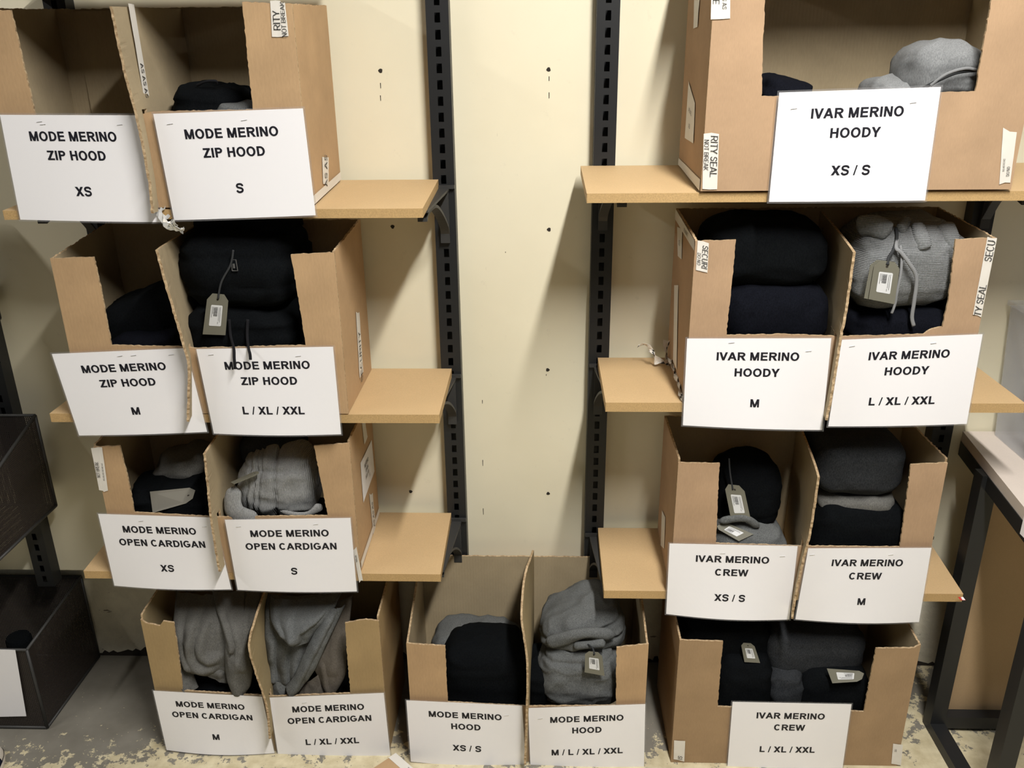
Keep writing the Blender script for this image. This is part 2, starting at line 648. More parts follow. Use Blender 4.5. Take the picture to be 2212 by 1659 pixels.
# ------------------------------------------------------------------ uprights
def upright(xc, z0, z1, label):
    mb = MB()
    hw, y0, y1 = 0.0255, 2.060, 2.0995
    pitch, hh, hwid = 0.0352, 0.0205, 0.0062
    mb.box((xc - hw, y0, z0), (xc - hwid, y0 + 0.003, z1))
    mb.box((xc + hwid, y0, z0), (xc + hw, y0 + 0.003, z1))
    mb.box((xc - hw, y0 + 0.003, z0), (xc - hw + 0.003, y1, z1))
    mb.box((xc + hw - 0.003, y0 + 0.003, z0), (xc + hw, y1, z1))
    mb.box((xc - hw + 0.003, y1 - 0.004, z0), (xc + hw - 0.003, y1, z1))
    z = z0
    while z < z1 - pitch:
        mb.box((xc - hwid, y0, z), (xc + hwid, y0 + 0.003, z + pitch - hh))
        z += pitch
    mb.box((xc - hwid, y0, z), (xc + hwid, y0 + 0.003, z1))
    o = mb.build('shelf_upright', BLACKM, loc=(xc, y1, z0))
    tag(o, label, 'upright', 'slotted uprights on the wall')


upright(-0.231, 0.33, 2.3, 'black slotted steel upright on the wall at the right ends of the left shelves')
upright(0.146, 0.33, 2.3, 'black slotted steel upright on the wall at the left ends of the right shelves')
upright(-1.086, 0.33, 2.3, 'black slotted steel upright mostly hidden behind the left column of boxes')
upright(1.038, 0.33, 2.3, 'black slotted steel upright behind the right edge of the right column of boxes')
upright(-1.432, 0.33, 1.7, 'black steel upright seen between the two wire mesh bins')


# ------------------------------------------------------------------ shelves and brackets
def shelf(x0, x1, yf, zf, zbk, th, label):
    mb = MB()
    yb = 2.058
    vs = []
    for z_off in (-th, 0):
        vs += [(x0, yf, zf + z_off), (x1, yf, zf + z_off), (x1, yb, zbk + z_off), (x0, yb, zbk + z_off)]
    mb.add(vs, [(4, 5, 6, 7), (0, 3, 2, 1)], 0)
    mb.add(vs, [(0, 1, 5, 4), (1, 2, 6, 5), (2, 3, 7, 6), (3, 0, 4, 7)], 1)
    o = mb.build('shelf_board', [MDF, MDFE], loc=((x0 + x1) / 2, (yf + yb) / 2, zf - th))
    bv = o.modifiers.new('soft_edge', 'BEVEL')
    bv.width = 0.0012
    bv.segments = 2
    return tag(o, label, 'shelf', 'MDF shelf boards')


def bracket(xc, zs, sl, label, x_arm=None):
    """cast bracket: arm under the shelf, curved brace, plate hooked on the upright"""
    xa = xc if x_arm is None else x_arm
    t = thing('shelf_bracket', label, 'bracket', (xc, 2.058, zs - 0.11), 'black shelf brackets')
    mb = MB()
    ya, yb = 1.83, 2.056
    mb.add([(xa - .013, ya, zs - .0065 - sl * .226), (xa + .013, ya, zs - .0065 - sl * .226), (xc + .013, yb, zs - .0065), (xc - .013, yb, zs - .0065),
            (xa - .013, ya, zs - .0008 - sl * .226), (xa + .013, ya, zs - .0008 - sl * .226), (xc + .013, yb, zs - .0008), (xc - .013, yb, zs - .0008)],
           [(0, 3, 2, 1), (4, 5, 6, 7), (0, 1, 5, 4), (1, 2, 6, 5), (2, 3, 7, 6), (3, 0, 4, 7)])
    mb.build('arm', BLACKC, t)
    mb = MB()
    pts = spline([(xa, 1.838, zs - .020 - sl * .22), (xa, 1.875, zs - .013 - sl * .18), (xa * .6 + xc * .4, 1.93, zs - .018), (xa * .3 + xc * .7, 1.99, zs - .045), (xc, 2.035, zs - .085), (xc, 2.056, zs - .12)], 24)
    k = len(mb.v)
    for p in pts:
        for dx in (-.0105, .0105):
            for dz in (0, -.007):
                mb.v.append(Vector((p[0] + dx, p[1], p[2] + dz)))
    for i in range(len(pts) - 1):
        a, b = k + 4 * i, k + 4 * i + 4
        for q in ((0, 2), (2, 3), (3, 1), (1, 0)):
            mb.f.append([a + q[0], a + q[1], b + q[1], b + q[0]])
            mb.m.append(0)
    mb.f += [[k, k + 1, k + 3, k + 2], [len(mb.v) - 4, len(mb.v) - 2, len(mb.v) - 1, len(mb.v) - 3]]
    mb.m += [0, 0]
    mb.build('brace', BLACKC, t)
    mb = MB()
    mb.box((xc - .011, 2.046, zs - .13), (xc + .011, 2.0585, zs - .007))
    mb.box((xc - .024, 2.050, zs - .002), (xc + .0255, 2.0585, zs + .006))
    mb.build('hook_plate', BLACKC, t)


LS = [('L1', -1.121, -0.243, 1.762, 1.466, 1.482, .019), ('L2', -1.122, -0.229, 1.767, 1.004, 1.006, .021), ('L3', -1.138, -0.246, 1.7855, P(950, 1240, Y=1.787).z, P(975, 1108, Y=2.058).z, .021)]
RS = [('R1', 0.091, 1.16, 1.757, 1.495, 1.511, .019), ('R2', 0.143, 1.058, 1.768, 1.034, 1.036, .022), ('R3', 0.156, 1.031, 1.8005, P(1307, 1276, Y=1.80).z, P(1292, 1140, Y=2.058).z, .0225)]
NL = ['top', 'middle', 'bottom']
SH = {}
for i, (n, x0, x1, yf, zf, zb, th) in enumerate(LS):
    SH[n] = zf
    shelf(x0, x1, yf, zf, zb, th, 'pale brown MDF shelf board, %s one of the left bay' % NL[i])
    bracket(-0.231, zb - th, (zb - zf) / .3, 'black cast bracket under the right end of the %s left shelf' % NL[i], -0.255)
    bracket(-1.086, zb - th, (zb - zf) / .3, 'black cast bracket under the left end of the %s left shelf' % NL[i])
for i, (n, x0, x1, yf, zf, zb, th) in enumerate(RS):
    SH[n] = zf
    shelf(x0, x1, yf, zf, zb, th, 'pale brown MDF shelf board, %s one of the right bay' % NL[i])
    bracket(0.146, zb - th, (zb - zf) / .3, 'black cast bracket under the left end of the %s right shelf' % NL[i], 0.17)
    bracket(1.038, zb - th, (zb - zf) / .3, 'black cast bracket under the right end of the %s right shelf' % NL[i], 1.01)
# two boards added out of view, sized and placed to shade the upper boxes
shelf(-1.121, -0.472, 1.768, 1.905, 1.905, .019, 'added out-of-view MDF board shading the highest boxes of the left bay')
shelf(0.30, 1.16, 1.768, 1.97, 1.97, .019, 'added out-of-view MDF board shading the highest box of the right bay')


# ------------------------------------------------------------------ cardboard boxes
TH = 0.005


def jag(pts, cut, seed, amp=0.0010, step=0.006):
    """subdivide the torn edges of an outline and roughen them; cut = indexes of edges to roughen"""
    rr = random.Random(seed)
    out = []
    n = len(pts)
    for i in range(n):
        a, b = Vector(pts[i]), Vector(pts[(i + 1) % n])
        out.append(tuple(a))
        if i in cut:
            L = (b - a).length
            k = max(1, int(L / step))
            d = (b - a) / max(L, 1e-6)
            nn = Vector((-d.y, d.x))
            for j in range(1, k):
                out.append(tuple(a + (b - a) * (j / k) + nn * (rr.uniform(-1, 1) * amp) + d * (rr.uniform(-.3, .3) * step)))
    return out


def sheet(name, pts2, to3, nrm, mats, parent, th=TH):
    """a flat piece of corrugated board: outline pts2, placed by to3, thickness along nrm"""
    bm = bmesh.new()
    nrm = Vector(nrm)
    base = Vector(parent['_base'])
    va = [bm.verts.new(to3(*p) - base) for p in pts2]
    vb = [bm.verts.new(to3(*p) + nrm * th - base) for p in pts2]
    fa = bm.faces.new(va)
    fb = bm.faces.new(vb[::-1])
    fb.material_index = 2
    bm.normal_update()
    n = len(pts2)
    for i in range(n):
        f = bm.faces.new((va[i], vb[i], vb[(i + 1) % n], va[(i + 1) % n]))
        f.material_index = 1
    bm.normal_update()
    bmesh.ops.triangulate(bm, faces=[fa, fb], ngon_method='EAR_CLIP')
    bmesh.ops.recalc_face_normals(bm, faces=bm.faces)
    me = bpy.data.meshes.new(name)
    bm.to_mesh(me)
    bm.free()
    for q in mats:
        me.materials.append(q)
    o = bpy.data.objects.new(name, me)
    COL.objects.link(o)
    o['_base'] = list(base)
    o.parent = parent
    return o


def carton(key, x0, x1, yf, yb, zb, ztf, ztb, front_px, label, card, seed, group, ztl=None, tilt=0.0, back_top=None):
    t = thing('cardboard_box', label, 'box', ((x0 + x1) / 2, (yf + yb) / 2, zb), group)
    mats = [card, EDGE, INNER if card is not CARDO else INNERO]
    ztl = ztl or ztf

    def zlow(y):
        return zb + tilt * (y - yf)
    # front: right top first, over the notch, to the left top
    pts = [(P(u, v, Y=yf).x, P(u, v, Y=yf).z) for u, v in front_px]
    pts[0] = (x1, pts[0][1])
    pts[-1] = (x0, pts[-1][1])
    n = len(pts)
    poly = pts + [(x0, zb), (x1, zb)]
    sheet('front_panel', jag(poly, set(range(n - 1)), seed), lambda a, b: Vector((a, yf, b)), (0, 1, 0), mats, t)
    bt = back_top or ztb
    # the sides slope from the front corner to the back corner
    for nm, xx, sgn, zt in (('side_panel', x0, 1, ztl), ('side_panel', x1, -1, ztf)):
        pp = [(yf + TH, zb), (yb, zlow(yb)), (yb, ztb), (yf + TH, zt)]
        sheet(nm, jag(pp, {2}, seed + 3, 0.0013), lambda a, b, xx=xx: Vector((xx, a, b)), (sgn, 0, 0), mats, t)
    pp = [(x0 + TH, zlow(yb)), (x1 - TH, zlow(yb)), (x1 - TH, bt), (x0 + TH, bt)]
    sheet('back_panel', jag(pp, {2}, seed + 5, 0.0012), lambda a, b: Vector((a, yb, b)), (0, -1, 0), mats, t)
    pp = [(x0 + TH, yf + TH), (x1 - TH, yf + TH), (x1 - TH, yb - TH), (x0 + TH, yb - TH)]
    sheet('bottom_panel', pp, lambda a, b: Vector((a, b, zlow(b) + .0005)), (0, 0, 1), mats, t)
    return t


def divider(parent, edge_px, ysign, yfront, yback, xback, ztop_back, zbot, zslot, card, rear_tab=None):
    """upright partition: torn front edge edge_px [(u, v, Y)...] from top down, slot below zslot that takes the signs"""
    ed = [P(u, v, Y=y) for u, v, y in edge_px]
    ed_s = [Vector(p) for p in spline([tuple(p) for p in ed], 40)]

    def at(z):
        if z >= ed_s[0].z:
            return ed_s[0]
        for a, b in zip(ed_s, ed_s[1:]):
            if b.z <= z <= a.z:
                k = (a.z - z) / max(a.z - b.z, 1e-6)
                return a.lerp(b, k)
        return ed_s[-1]
    mb = MB()
    ztf, zend = ed[0].z, ed[-1].z
    rr = random.Random(3)

    def strip(zlist, f0, f1, ny):
        k = len(mb.v)
        for z in zlist:
            e = at(z)
            ya, yb_ = f0(z, e), f1(z)
            for j in range(ny + 1):
                s = j / ny
                y = ya + (yb_ - ya) * s
                # x runs from the torn edge back to the line where it meets the back panel
                q = max(0.0, min(1.0, (y - e.y) / (yback - e.y)))
                x = e.x + (xback - e.x) * (q ** 0.8)
                zz = z
                if z > zslot + 1e-6:
                    zz = zslot + (z - zslot) * (ztf + (ztop_back - ztf) * q - zslot) / (ztf - zslot)
                mb.v.append(Vector((x + (rr.uniform(-.0007, .0007) if j == 0 else 0), y + (rr.uniform(-.0012, .0012) if j == 0 else 0), zz)))
        w = ny + 1
        for i in range(len(zlist) - 1):
            for j in range(ny):
                a = k + i * w + j
                mb.f.append([a, a + 1, a + w + 1, a + w])
                mb.m.append(0)
    n = 30
    up = [zslot + (ztf - zslot) * i / n for i in range(n + 1)]
    strip(up, lambda z, e: e.y, lambda z: yback, 10)                       # above the slot: one piece
    lo = [zend + (zslot - zend) * i / n for i in range(n + 1)]
    strip(lo, lambda z, e: e.y, lambda z: ysign - 0.004, 3)                # hanging flap in front of the signs
    lo2 = [zbot + (zslot - zbot) * i / 6 for i in range(7)]
    strip(lo2, lambda z, e: yfront + TH + .002, lambda z: yback, 6)        # inside the box
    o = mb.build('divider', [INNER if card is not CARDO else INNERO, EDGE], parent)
    md = o.modifiers.new('board', 'SOLIDIFY')
    md.thickness = 0.0055
    md.offset = 0
    md.material_offset_rim = 1
    return o


GL, GR = 'boxes in the left column', 'boxes in the right column'
B = {}
B['L1'] = carton('L1', -1.082, -0.473, 1.765, 2.05, 1.470, 1.852, 1.86, [(618, 8), (523, 4), (534, 120), (546, 236), (330, 241), (300, 249), (76, 249), (23, 22), (-20, 19)],
                 'highest open cardboard box on the left, with a signed XS and S half', CARD, 1, GL, tilt=0.05)
B['L2'] = carton('L2', -1.043, -0.434, 1.765, 2.05, 1.0065, 1.376, 1.391, [(715, 545), (628, 550), (645, 650), (660, 746), (420, 752), (395, 749), (240, 746), (221, 640), (202, 555), (105, 558)],
                 'open cardboard box on the middle left shelf, packed with black knitwear', CARD, 2, GL, ztl=1.364)
B['L3'] = carton('L3', -1.047, -0.443, 1.785, 2.05, SH['L3'] + .0006, 0.928, 0.930, [(748, 958), (678, 963), (693, 1040), (708, 1114), (470, 1117), (290, 1107), (275, 1030), (258, 963), (200, 966)],
                 'open cardboard box on the bottom left shelf, with a printed label on its right side', CARD, 3, GL, ztl=0.917)
B['L4'] = carton('L4', -1.018, -0.408, 1.785, 2.07, 0.0005, 0.44, 0.455, [(812, 1342), (790, 1338), (745, 1346), (750, 1420), (757, 1498), (590, 1504), (395, 1492), (385, 1410), (375, 1345), (352, 1342), (345, 1352), (315, 1346), (297, 1338)],
                 'golden brown cardboard box on the floor below the left shelves, torn at its top left', CARDO, 4, GL, ztl=0.437)
B['C'] = carton('C', -0.338, 0.268, 1.762, 2.052, 0.0005, 0.381, 0.453, [(1401, 1391), (1332, 1399), (1331, 1460), (1331, 1525), (1135, 1526), (967, 1517), (964, 1450), (962, 1396), (885, 1390)],
                'open cardboard box on the floor between the two shelf bays', CARD, 5, None, ztl=0.379)
B['R1'] = carton('R1', 0.317, 0.925, 1.750, 2.05, 1.4995, 1.865, 1.87, [(2200, -14), (2144, -12), (2126, 90), (2107, 197), (1960, 202), (1645, 208), (1648, 100), (1653, -12), (1536, -12)],
                 'highest cardboard box on the right, with a wide window cut in its front', CARDP, 6, GR, tilt=0.05)
B['R2'] = carton('R2', 0.317, 0.926, 1.768, 2.05, 1.0365, 1.399, 1.413, [(2153, 514), (2065, 517), (2060, 555), (2050, 640), (2036, 706), (2010, 712), (1996, 722), (1820, 727), (1700, 722), (1569, 724), (1580, 620), (1590, 518), (1512, 521)],
                 'open cardboard box on the middle right shelf, with torn tape at its corners', CARDP, 7, GR, ztl=1.397)
B['R3'] = carton('R3', 0.318, 0.932, 1.800, 2.05, SH['R3'] + .0006, 0.882, 0.880, [(2055, 1000), (1968, 1004), (1957, 1090), (1944, 1182), (1740, 1180), (1547, 1174), (1550, 1090), (1555, 1001), (1475, 1000)],
                 'open cardboard box on the bottom right shelf, with an undamaged plain front', CARDP, 8, GR, ztl=0.878)
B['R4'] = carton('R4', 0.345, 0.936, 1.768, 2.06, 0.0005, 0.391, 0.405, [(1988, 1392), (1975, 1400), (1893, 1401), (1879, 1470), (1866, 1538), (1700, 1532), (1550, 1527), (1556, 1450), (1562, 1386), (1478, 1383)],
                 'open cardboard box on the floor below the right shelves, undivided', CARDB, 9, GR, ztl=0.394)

E_ = lambda y, pts: [(u, v, y) for u, v in pts]
divider(B['L1'], E_(1.722, [(239, 14), (271, 163), (295, 251), (322, 390), (329, 461)]), 1.752, 1.765, 2.044, -0.797, 1.857, 1.478, P(300, 236, Y=1.76).z, CARD)
divider(B['L2'], E_(1.715, [(338, 540), (352, 592), (385, 705), (400, 757), (408, 795), (406, 911)]), 1.752, 1.765, 2.044, -0.822, 1.384, 1.013, P(400, 744, Y=1.76).z, CARD)
divider(B['L3'], E_(1.738, [(441, 980), (448, 1043), (455, 1114), (470, 1212), (475, 1235)]), 1.772, 1.785, 2.044, -0.775, 0.925, 0.586, P(455, 1104, Y=1.78).z, CARD)
divider(B['L4'], [(550, 1340, 1.765), (539, 1379, 1.745), (540, 1411, 1.735), (556, 1464, 1.735), (576, 1525, 1.735), (583, 1596, 1.735)], 1.770, 1.785, 2.064, -0.735, 0.455, 0.007, P(575, 1492, Y=1.78).z, CARDO)
divider(B['C'], [(1139, 1222, 1.86), (1132, 1250, 1.83), (1128, 1290, 1.79), (1127, 1340, 1.745), (1138, 1420, 1.72), (1139, 1500, 1.715), (1134, 1652, 1.715)], 1.748, 1.762, 2.046, -0.022, 0.475, 0.007, P(1130, 1512, Y=1.76).z, CARDO)
divider(B['R2'], E_(1.722, [(1845, 545), (1838, 600), (1826, 680), (1817, 725), (1805, 800), (1795, 860), (1785, 908)]), 1.754, 1.768, 2.044, 0.655, 1.406, 1.043, P(1800, 720, Y=1.765).z, CARDP)
divider(B['R3'], E_(1.752, [(1768, 1030), (1760, 1090), (1748, 1160), (1735, 1210), (1718, 1290), (1711, 1337)]), 1.786, 1.800, 2.044, 0.66, 0.868, 0.544, P(1740, 1170, Y=1.79).z, CARD)


mb = MB()
xa, xb = P(172, 100, Y=2.04).x, P(420, 100, Y=2.04).x
mb.box((xa, 2.0395, 1.49), (-0.80, 2.0445, 1.856))
mb.build('back_flap', INNER, B['L1'])

# ------------------------------------------------------------------ tape and labels on the boxes
def tape(parent, quad, lines=(), mi_base=0, name='tape', label=None, ragged=0.0, nrm=None, serif=38, m0=None, wide=6):
    """a strip of paper tape; quad = TL, TR, BR, BL in room space as its print reads; lines = (text, u, v, cap fraction of height)"""
    a, b, c, d = [Vector(p) for p in quad]
    n = (b - a).cross(d - a).normalized()
    toc = Vector((0, 0, H)) - a
    if n.dot(toc) < 0:
        n = -n
    rr = random.Random(len(lines) + int(a.x * 1000))

    def place(x, y, lift=0.0):
        return (a.lerp(b, x)).lerp(d.lerp(c, x), y) + n * (0.0009 + lift)
    mb = MB()
    nu = wide
    top = []
    k = len(mb.v)
    for j in range(3):
        for i in range(nu + 1):
            x = i / nu
            if ragged and i in (0, nu):
                x += rr.uniform(-ragged, ragged)
            mb.v.append(place(x, j / 2, rr.uniform(0, .0006)))
    for j in range(2):
        for i in range(nu):
            q = k + j * (nu + 1) + i
            mb.f.append([q, q + 1, q + nu + 2, q + nu + 1])
            mb.m.append(0)
    hgt = (d - a).length
    wid = (b - a).length
    for s, u, v, cap in lines:
        put_text(mb, s, u * wid, -v * hgt, cap * hgt, lambda x, y: place(x / wid, -y / hgt, .0014), 1, t=105 if serif else 148, h=68 if serif else 122, serif=serif, xs=0.80)
    o = mb.build(name, [m0 or TAPE, TAPEINK], parent)
    if label:
        o['label'] = label
    return o


def q4(pts, Y=None, X=None, Z=None):
    return [P(u, v, Y=Y, X=X, Z=Z) for u, v in pts]


# L1: security seal at the top of the right post, tape by the lower right corner, tape on the divider
tape(B['L1'], q4([(588, 78), (584, 3), (606, 3), (613, 78)], Y=1.7645), [('RITY', .45, .5, .62)], ragged=.03, label='torn white seal tape at the top of the right post')
tape(B['L1'], q4([(607, 78), (603, 6), (616, 6), (624, 78)], Y=1.7645), [('NOT BREAK', .5, .5, .62)], name='tape')
tape(B['L1'], q4([(697, 400), (695, 338), (709, 341), (709, 396)], X=-0.4725), [('AS AS', .5, .5, .42)], ragged=.04)
tape(B['L1'], [Vector((-0.4722, 2.045, 1.503)), Vector((-0.4722, 1.77, 1.489)), Vector((-0.4722, 1.77, 1.471)), Vector((-0.4722, 2.045, 1.485))], label='white tape along the bottom right edge')
tape(B['L1'], [Vector((-0.7925, 1.80, 1.858)), Vector((-0.7905, 1.80, 1.64)), Vector((-0.7905, 1.775, 1.64)), Vector((-0.7925, 1.775, 1.858))], [('AS AS AS AS', .7, .5, .5)], ragged=.02)
# L2: label strip low on the right side
tape(B['L2'], q4([(776, 818), (768, 676), (775, 672), (784, 805)], X=-0.4338), [('SECURITY', .3, .5, .5)], ragged=.03)
# L3
tape(B['L3'], q4([(215, 1060), (197, 967), (213, 966), (224, 1061)], Y=1.7845), [('NOT BREAK', .50, .45, .62)], ragged=.02, label='white tape reading NOT BREAK on the left post')
tape(B['L3'], q4([(224, 1062), (212, 966), (221, 966), (234, 1060)], Y=1.7845), [('AS AS AS AS AS AS', .45, .5, .36)], ragged=.01)
tape(B['L3'], q4([(778, 1000), (802, 950), (808, 1018), (784, 1086)], X=-0.4428), [('MERINO', .42, .26, .10), ('OPEN', .42, .42, .09), ('SIZE XS', .42, .58, .09), ('S', .6, .74, .09)], name='address_label', label='white printed label on the right side', serif=0, m0=PAPER)
tape(B['L3'], q4([(806, 1158), (797, 1068), (804, 1066), (812, 1150)], X=-0.4428), [('AS AS AS', .5, .5, .4)], ragged=.03)
tape(B['L3'], q4([(780, 905), (786, 960), (793, 945), (787, 903)], X=-0.4428), [], ragged=.05)
tape(B['L3'], [Vector((-0.4425, 2.045, 0.606)), Vector((-0.4425, 1.79, 0.600)), Vector((-0.4425, 1.79, 0.580)), Vector((-0.4425, 2.045, 0.588))], label='white tape along the bottom right edge')
tape(B['L3'], q4([(776, 1258), (763, 1186), (770, 1180), (784, 1252)], Y=1.7845), [('BREAK', .7, .4, .4)], ragged=.03)
# R1
tape(B['R1'], q4([(1577, -30), (1577, 40), (1535, 42), (1537, -30)], Y=1.7495), [('BRE', .30, .74, .34), ('AS AS AS', .35, .30, .22)], ragged=.02, label='white seal tape at the top left of the front')
tape(B['R1'], q4([(1553, 290), (1549, 409), (1517, 408), (1520, 288)], Y=1.7495), [('RITY SEAL', .40, .30, .46), ('NOT BREAK', .38, .80, .30)], ragged=.02, label='white tape reading SEAL at the lower left corner')
tape(B['R1'], q4([(1488, 175), (1502, 222), (1499, 310), (1480, 298)], X=0.3165), [('AS AS', .5, .4, .1), ('AS', .5, .7, .1)], ragged=.03, name='address_label', label='torn white label on the left side')
tape(B['R1'], q4([(1501, 0), (1512, 0), (1508, 58), (1499, 62)], X=0.3165), [], ragged=.03)
tape(B['R1'], [Vector((0.3163, 2.045, 1.529)), Vector((0.3163, 1.752, 1.522)), Vector((0.3163, 1.752, 1.5)), Vector((0.3163, 2.045, 1.514))], label='white tape along the bottom left edge')
tape(B['R1'], q4([(2158, 398), (2166, 279), (2196, 284), (2182, 392)], Y=1.7495), [('AS AS AS AS', .35, .25, .17), ('DO NO', .22, .66, .26)], ragged=.03, label='white tape at the lower right corner')
# R2
tape(B['R2'], q4([(1531, 525), (1528, 589), (1503, 583), (1507, 519)], Y=1.7675), [('SECURI', .5, .30, .50), ('DO NO', .60, .8, .30)], ragged=.02, label='white tape reading SECURI at the upper left corner')
tape(B['R2'], [Vector((0.3165, 2.045, 1.412)), Vector((0.3165, 1.77, 1.396)), Vector((0.3165, 1.77, 1.375)), Vector((0.3165, 2.045, 1.388))], [('AS AS AS', .6, .5, .4)], ragged=.02, label='white tape along the top left edge')
tape(B['R2'], q4([(1464, 490), (1475, 495), (1473, 560), (1465, 553)], X=0.3165), [('AS', .5, .5, .2)], ragged=.03)
tape(B['R2'], q4([(1458, 616), (1466, 616), (1463, 800), (1455, 780)], X=0.3165), [], ragged=.05)
tape(B['R2'], q4([(2101, 680), (2132, 513), (2153, 515), (2119, 684)], Y=1.7675), [('SECU', .84, .5, .78), ('TY SEAL', .21, .5, .78)], ragged=.01, label='white tape reading SECU and TY SEAL on the right post')
tape(B['R2'], [Vector((0.652, 2.01, 1.40)), Vector((0.652, 1.985, 1.40)), Vector((0.650, 1.985, 1.34)), Vector((0.650, 2.01, 1.34))], [('AS', .5, .5, .2)], ragged=.03)
# R3
tape(B['R3'], q4([(1431, 1102), (1438, 1118), (1435, 1185), (1428, 1178)], X=0.3175), [], ragged=.05)
# R4
tape(B['R4'], q4([(1455, 1640), (1456, 1598), (1480, 1600), (1478, 1644)], Y=1.7675), [('IS', .16, .6, .4)], ragged=.02, label='white tape at the lower left corner')
tape(B['R4'], q4([(1925, 1650), (1929, 1606), (1950, 1608), (1946, 1652)], Y=1.7675), [('DO', .7, .3, .2)], ragged=.02, label='white tape at the lower right corner')


# crumpled ends of tape
def crumple(name, parent, px, Y, width, mats, label=None, top=None):
    mb = MB()
    pts = spline([(u, v, y) for (u, v), y in zip(px, Y)], 26)
    rr = random.Random(11)
    k = len(mb.v)
    for i, (u, v, y) in enumerate(pts):
        c = P(u, v, Y=y)
        a = i * 0.55
        side = Vector((math.cos(a) * .8 + .3, math.sin(a * 1.3) * .5, math.sin(a))).normalized() * width * (.7 + .4 * rr.random())
        for s in (-1, -.3, .35, 1):
            mb.v.append(c + side * s * .5 + Vector((0, -.002 * rr.random(), .003 * rr.uniform(-1, 1))))
    for i in range(len(pts) - 1):
        for j in range(3):
            q = k + 4 * i + j
            mb.f.append([q, q + 1, q + 5, q + 4])
            mb.m.append(1 if (i + j) % 7 == 3 else 0)
    o = mb.build(name, mats, parent)
    sd = o.modifiers.new('film', 'SOLIDIFY')
    sd.thickness = .0006
    if label:
        tag(o, label)
    return o


crumple('loose_tape', B['L1'], [(346, 452), (356, 470), (368, 484), (380, 490), (396, 497)], [1.757, 1.748, 1.742, 1.742, 1.745], .024, [SILVER, TAPE], 'crumpled silvery tape hanging below the box')
crumple('loose_tape', B['R2'], [(1440, 735), (1441, 768), (1444, 785), (1420, 780), (1408, 760), (1395, 745), (1378, 748)], [2.03, 2.02, 2.0, 1.99, 1.99, 2.0, 2.01], .020, [TAPE, TAPEINK], 'torn white tape curling off the lower left edge')
crumple('loose_tape', B['R2'], [(1448, 775), (1458, 800), (1466, 828), (1474, 862)], [1.985, 1.92, 1.85, 1.775], .014, [TAPE, TAPEINK], 'white tape along the bottom left edge')


# ------------------------------------------------------------------ paper signs
def sign(key, corners, Y, lines, label, bulge=0.008, staples=((.24, .075), (.76, .07)), curl=0.0, cap=.0187):
    """A4 sheet in a clear laminating pouch; corners in photo order TL TR BR BL on the plane Y"""
    ya = Y if isinstance(Y, (list, tuple)) else [Y] * 4
    tl, tr, br, bl = [P(u, v, Y=y) for (u, v), y in zip(corners, ya)]
    WD, HT = .297, .210

    def place(x, y, lift=0.0):
        s, q = x / WD, y / HT
        p = tl.lerp(tr, s).lerp(bl.lerp(br, s), q)
        off = bulge * math.sin(math.pi * max(0, min(1, s))) * max(0, q) ** 2 + curl * max(0, (s - .7) / .3) ** 2 * max(0, (q - .5) / .5) ** 2
        return p + Vector((0, -off - lift, 0))
    mb = MB()
    mb.grid(lambda a, b: place(a * WD, b * HT), 20, 12)
    c = (tl + tr + br + bl) / 4
    for s, v in lines:
        put_text(mb, s, WD / 2, -v * HT, cap, lambda x, y: place(x, -y, .0008), 1)
    o = mb.build('paper_sign', [PAPER, INK], loc=c)
    sd = o.modifiers.new('sheet', 'SOLIDIFY')
    sd.thickness = .0003
    sd.offset = -1
    tag(o, label, 'sign', 'white paper signs on the boxes')
    fm = MB()
    g = .0035
    for (x0, y0, x1, y1) in ((-g, -g, WD + g, 0), (-g, HT, WD + g, HT + g), (-g, 0, 0, HT), (WD, 0, WD + g, HT)):
        fm.grid(lambda a, b: place(x0 + (x1 - x0) * a, y0 + (y1 - y0) * b, -.0002), 16 if x1 - x0 > .05 else 1, 12 if y1 - y0 > .05 else 1)
    f = fm.build('laminate_border', LAM, o)
    for sx, sy in staples:
        st = MB()
        a, b = place(sx * WD - .006, sy * HT, .001), place(sx * WD + .006, sy * HT - .0012, .001)
        st.bar(a, b, .0009, .0007)
        st.build('staple', STAPLE, o)
    return o


LN = (.195, .372, .712)


def L3l(a, b, c, d=LN):
    return list(zip((a, b, c), d))


sign('L1a', [(0, 248), (296, 249), (348, 480), (44, 474.5)], 1.7555, L3l('MODE MERINO', 'ZIP HOOD', 'XS'), 'white sign for size XS zip hoods on the highest left box', .004, ((.28, .065), (.30, .09), (.86, .09)))
sign('L1b', [(331, 246), (654.4, 234), (682, 465), (376.4, 475.7)], 1.7545, L3l('MODE MERINO', 'ZIP HOOD', 'S'), 'white sign for size S zip hoods on the highest left box', .003, ((.1, .1), (.6, .09)))
sign('L2a', [(112, 764.6), (402, 752), (447.5, 932.8), (171, 940.6)], 1.7555, L3l('MODE MERINO', 'ZIP HOOD', 'M'), 'white sign for size M zip hoods on the middle left box', .004, ((.5, .06), (.6, .06), (.88, .07)))
sign('L2b', [(424, 754), (719.5, 749), (737, 938), (462, 936.5)], 1.7545, L3l('MODE MERINO', 'ZIP HOOD', 'L / XL / XXL'), 'white sign for size L to XXL zip hoods on the middle left box', .008, ((.1, .07), (.74, .1)))
sign('L3a', [(212, 1110), (462, 1118), (500, 1273), (247.3, 1265)], 1.7755, L3l('MODE MERINO', 'OPEN CARDIGAN', 'XS'), 'white sign for size XS open cardigans on the bottom left shelf', .008, ((.36, .08), (.90, .13)))
sign('L3b', [(485.7, 1122.7), (757, 1118.7), (771, 1277.4), (513.5, 1274)], 1.7755, L3l('MODE MERINO', 'OPEN CARDIGAN', 'S'), 'white sign for size S open cardigans on the bottom left shelf', .006, ((.1, .1), (.72, .08)))
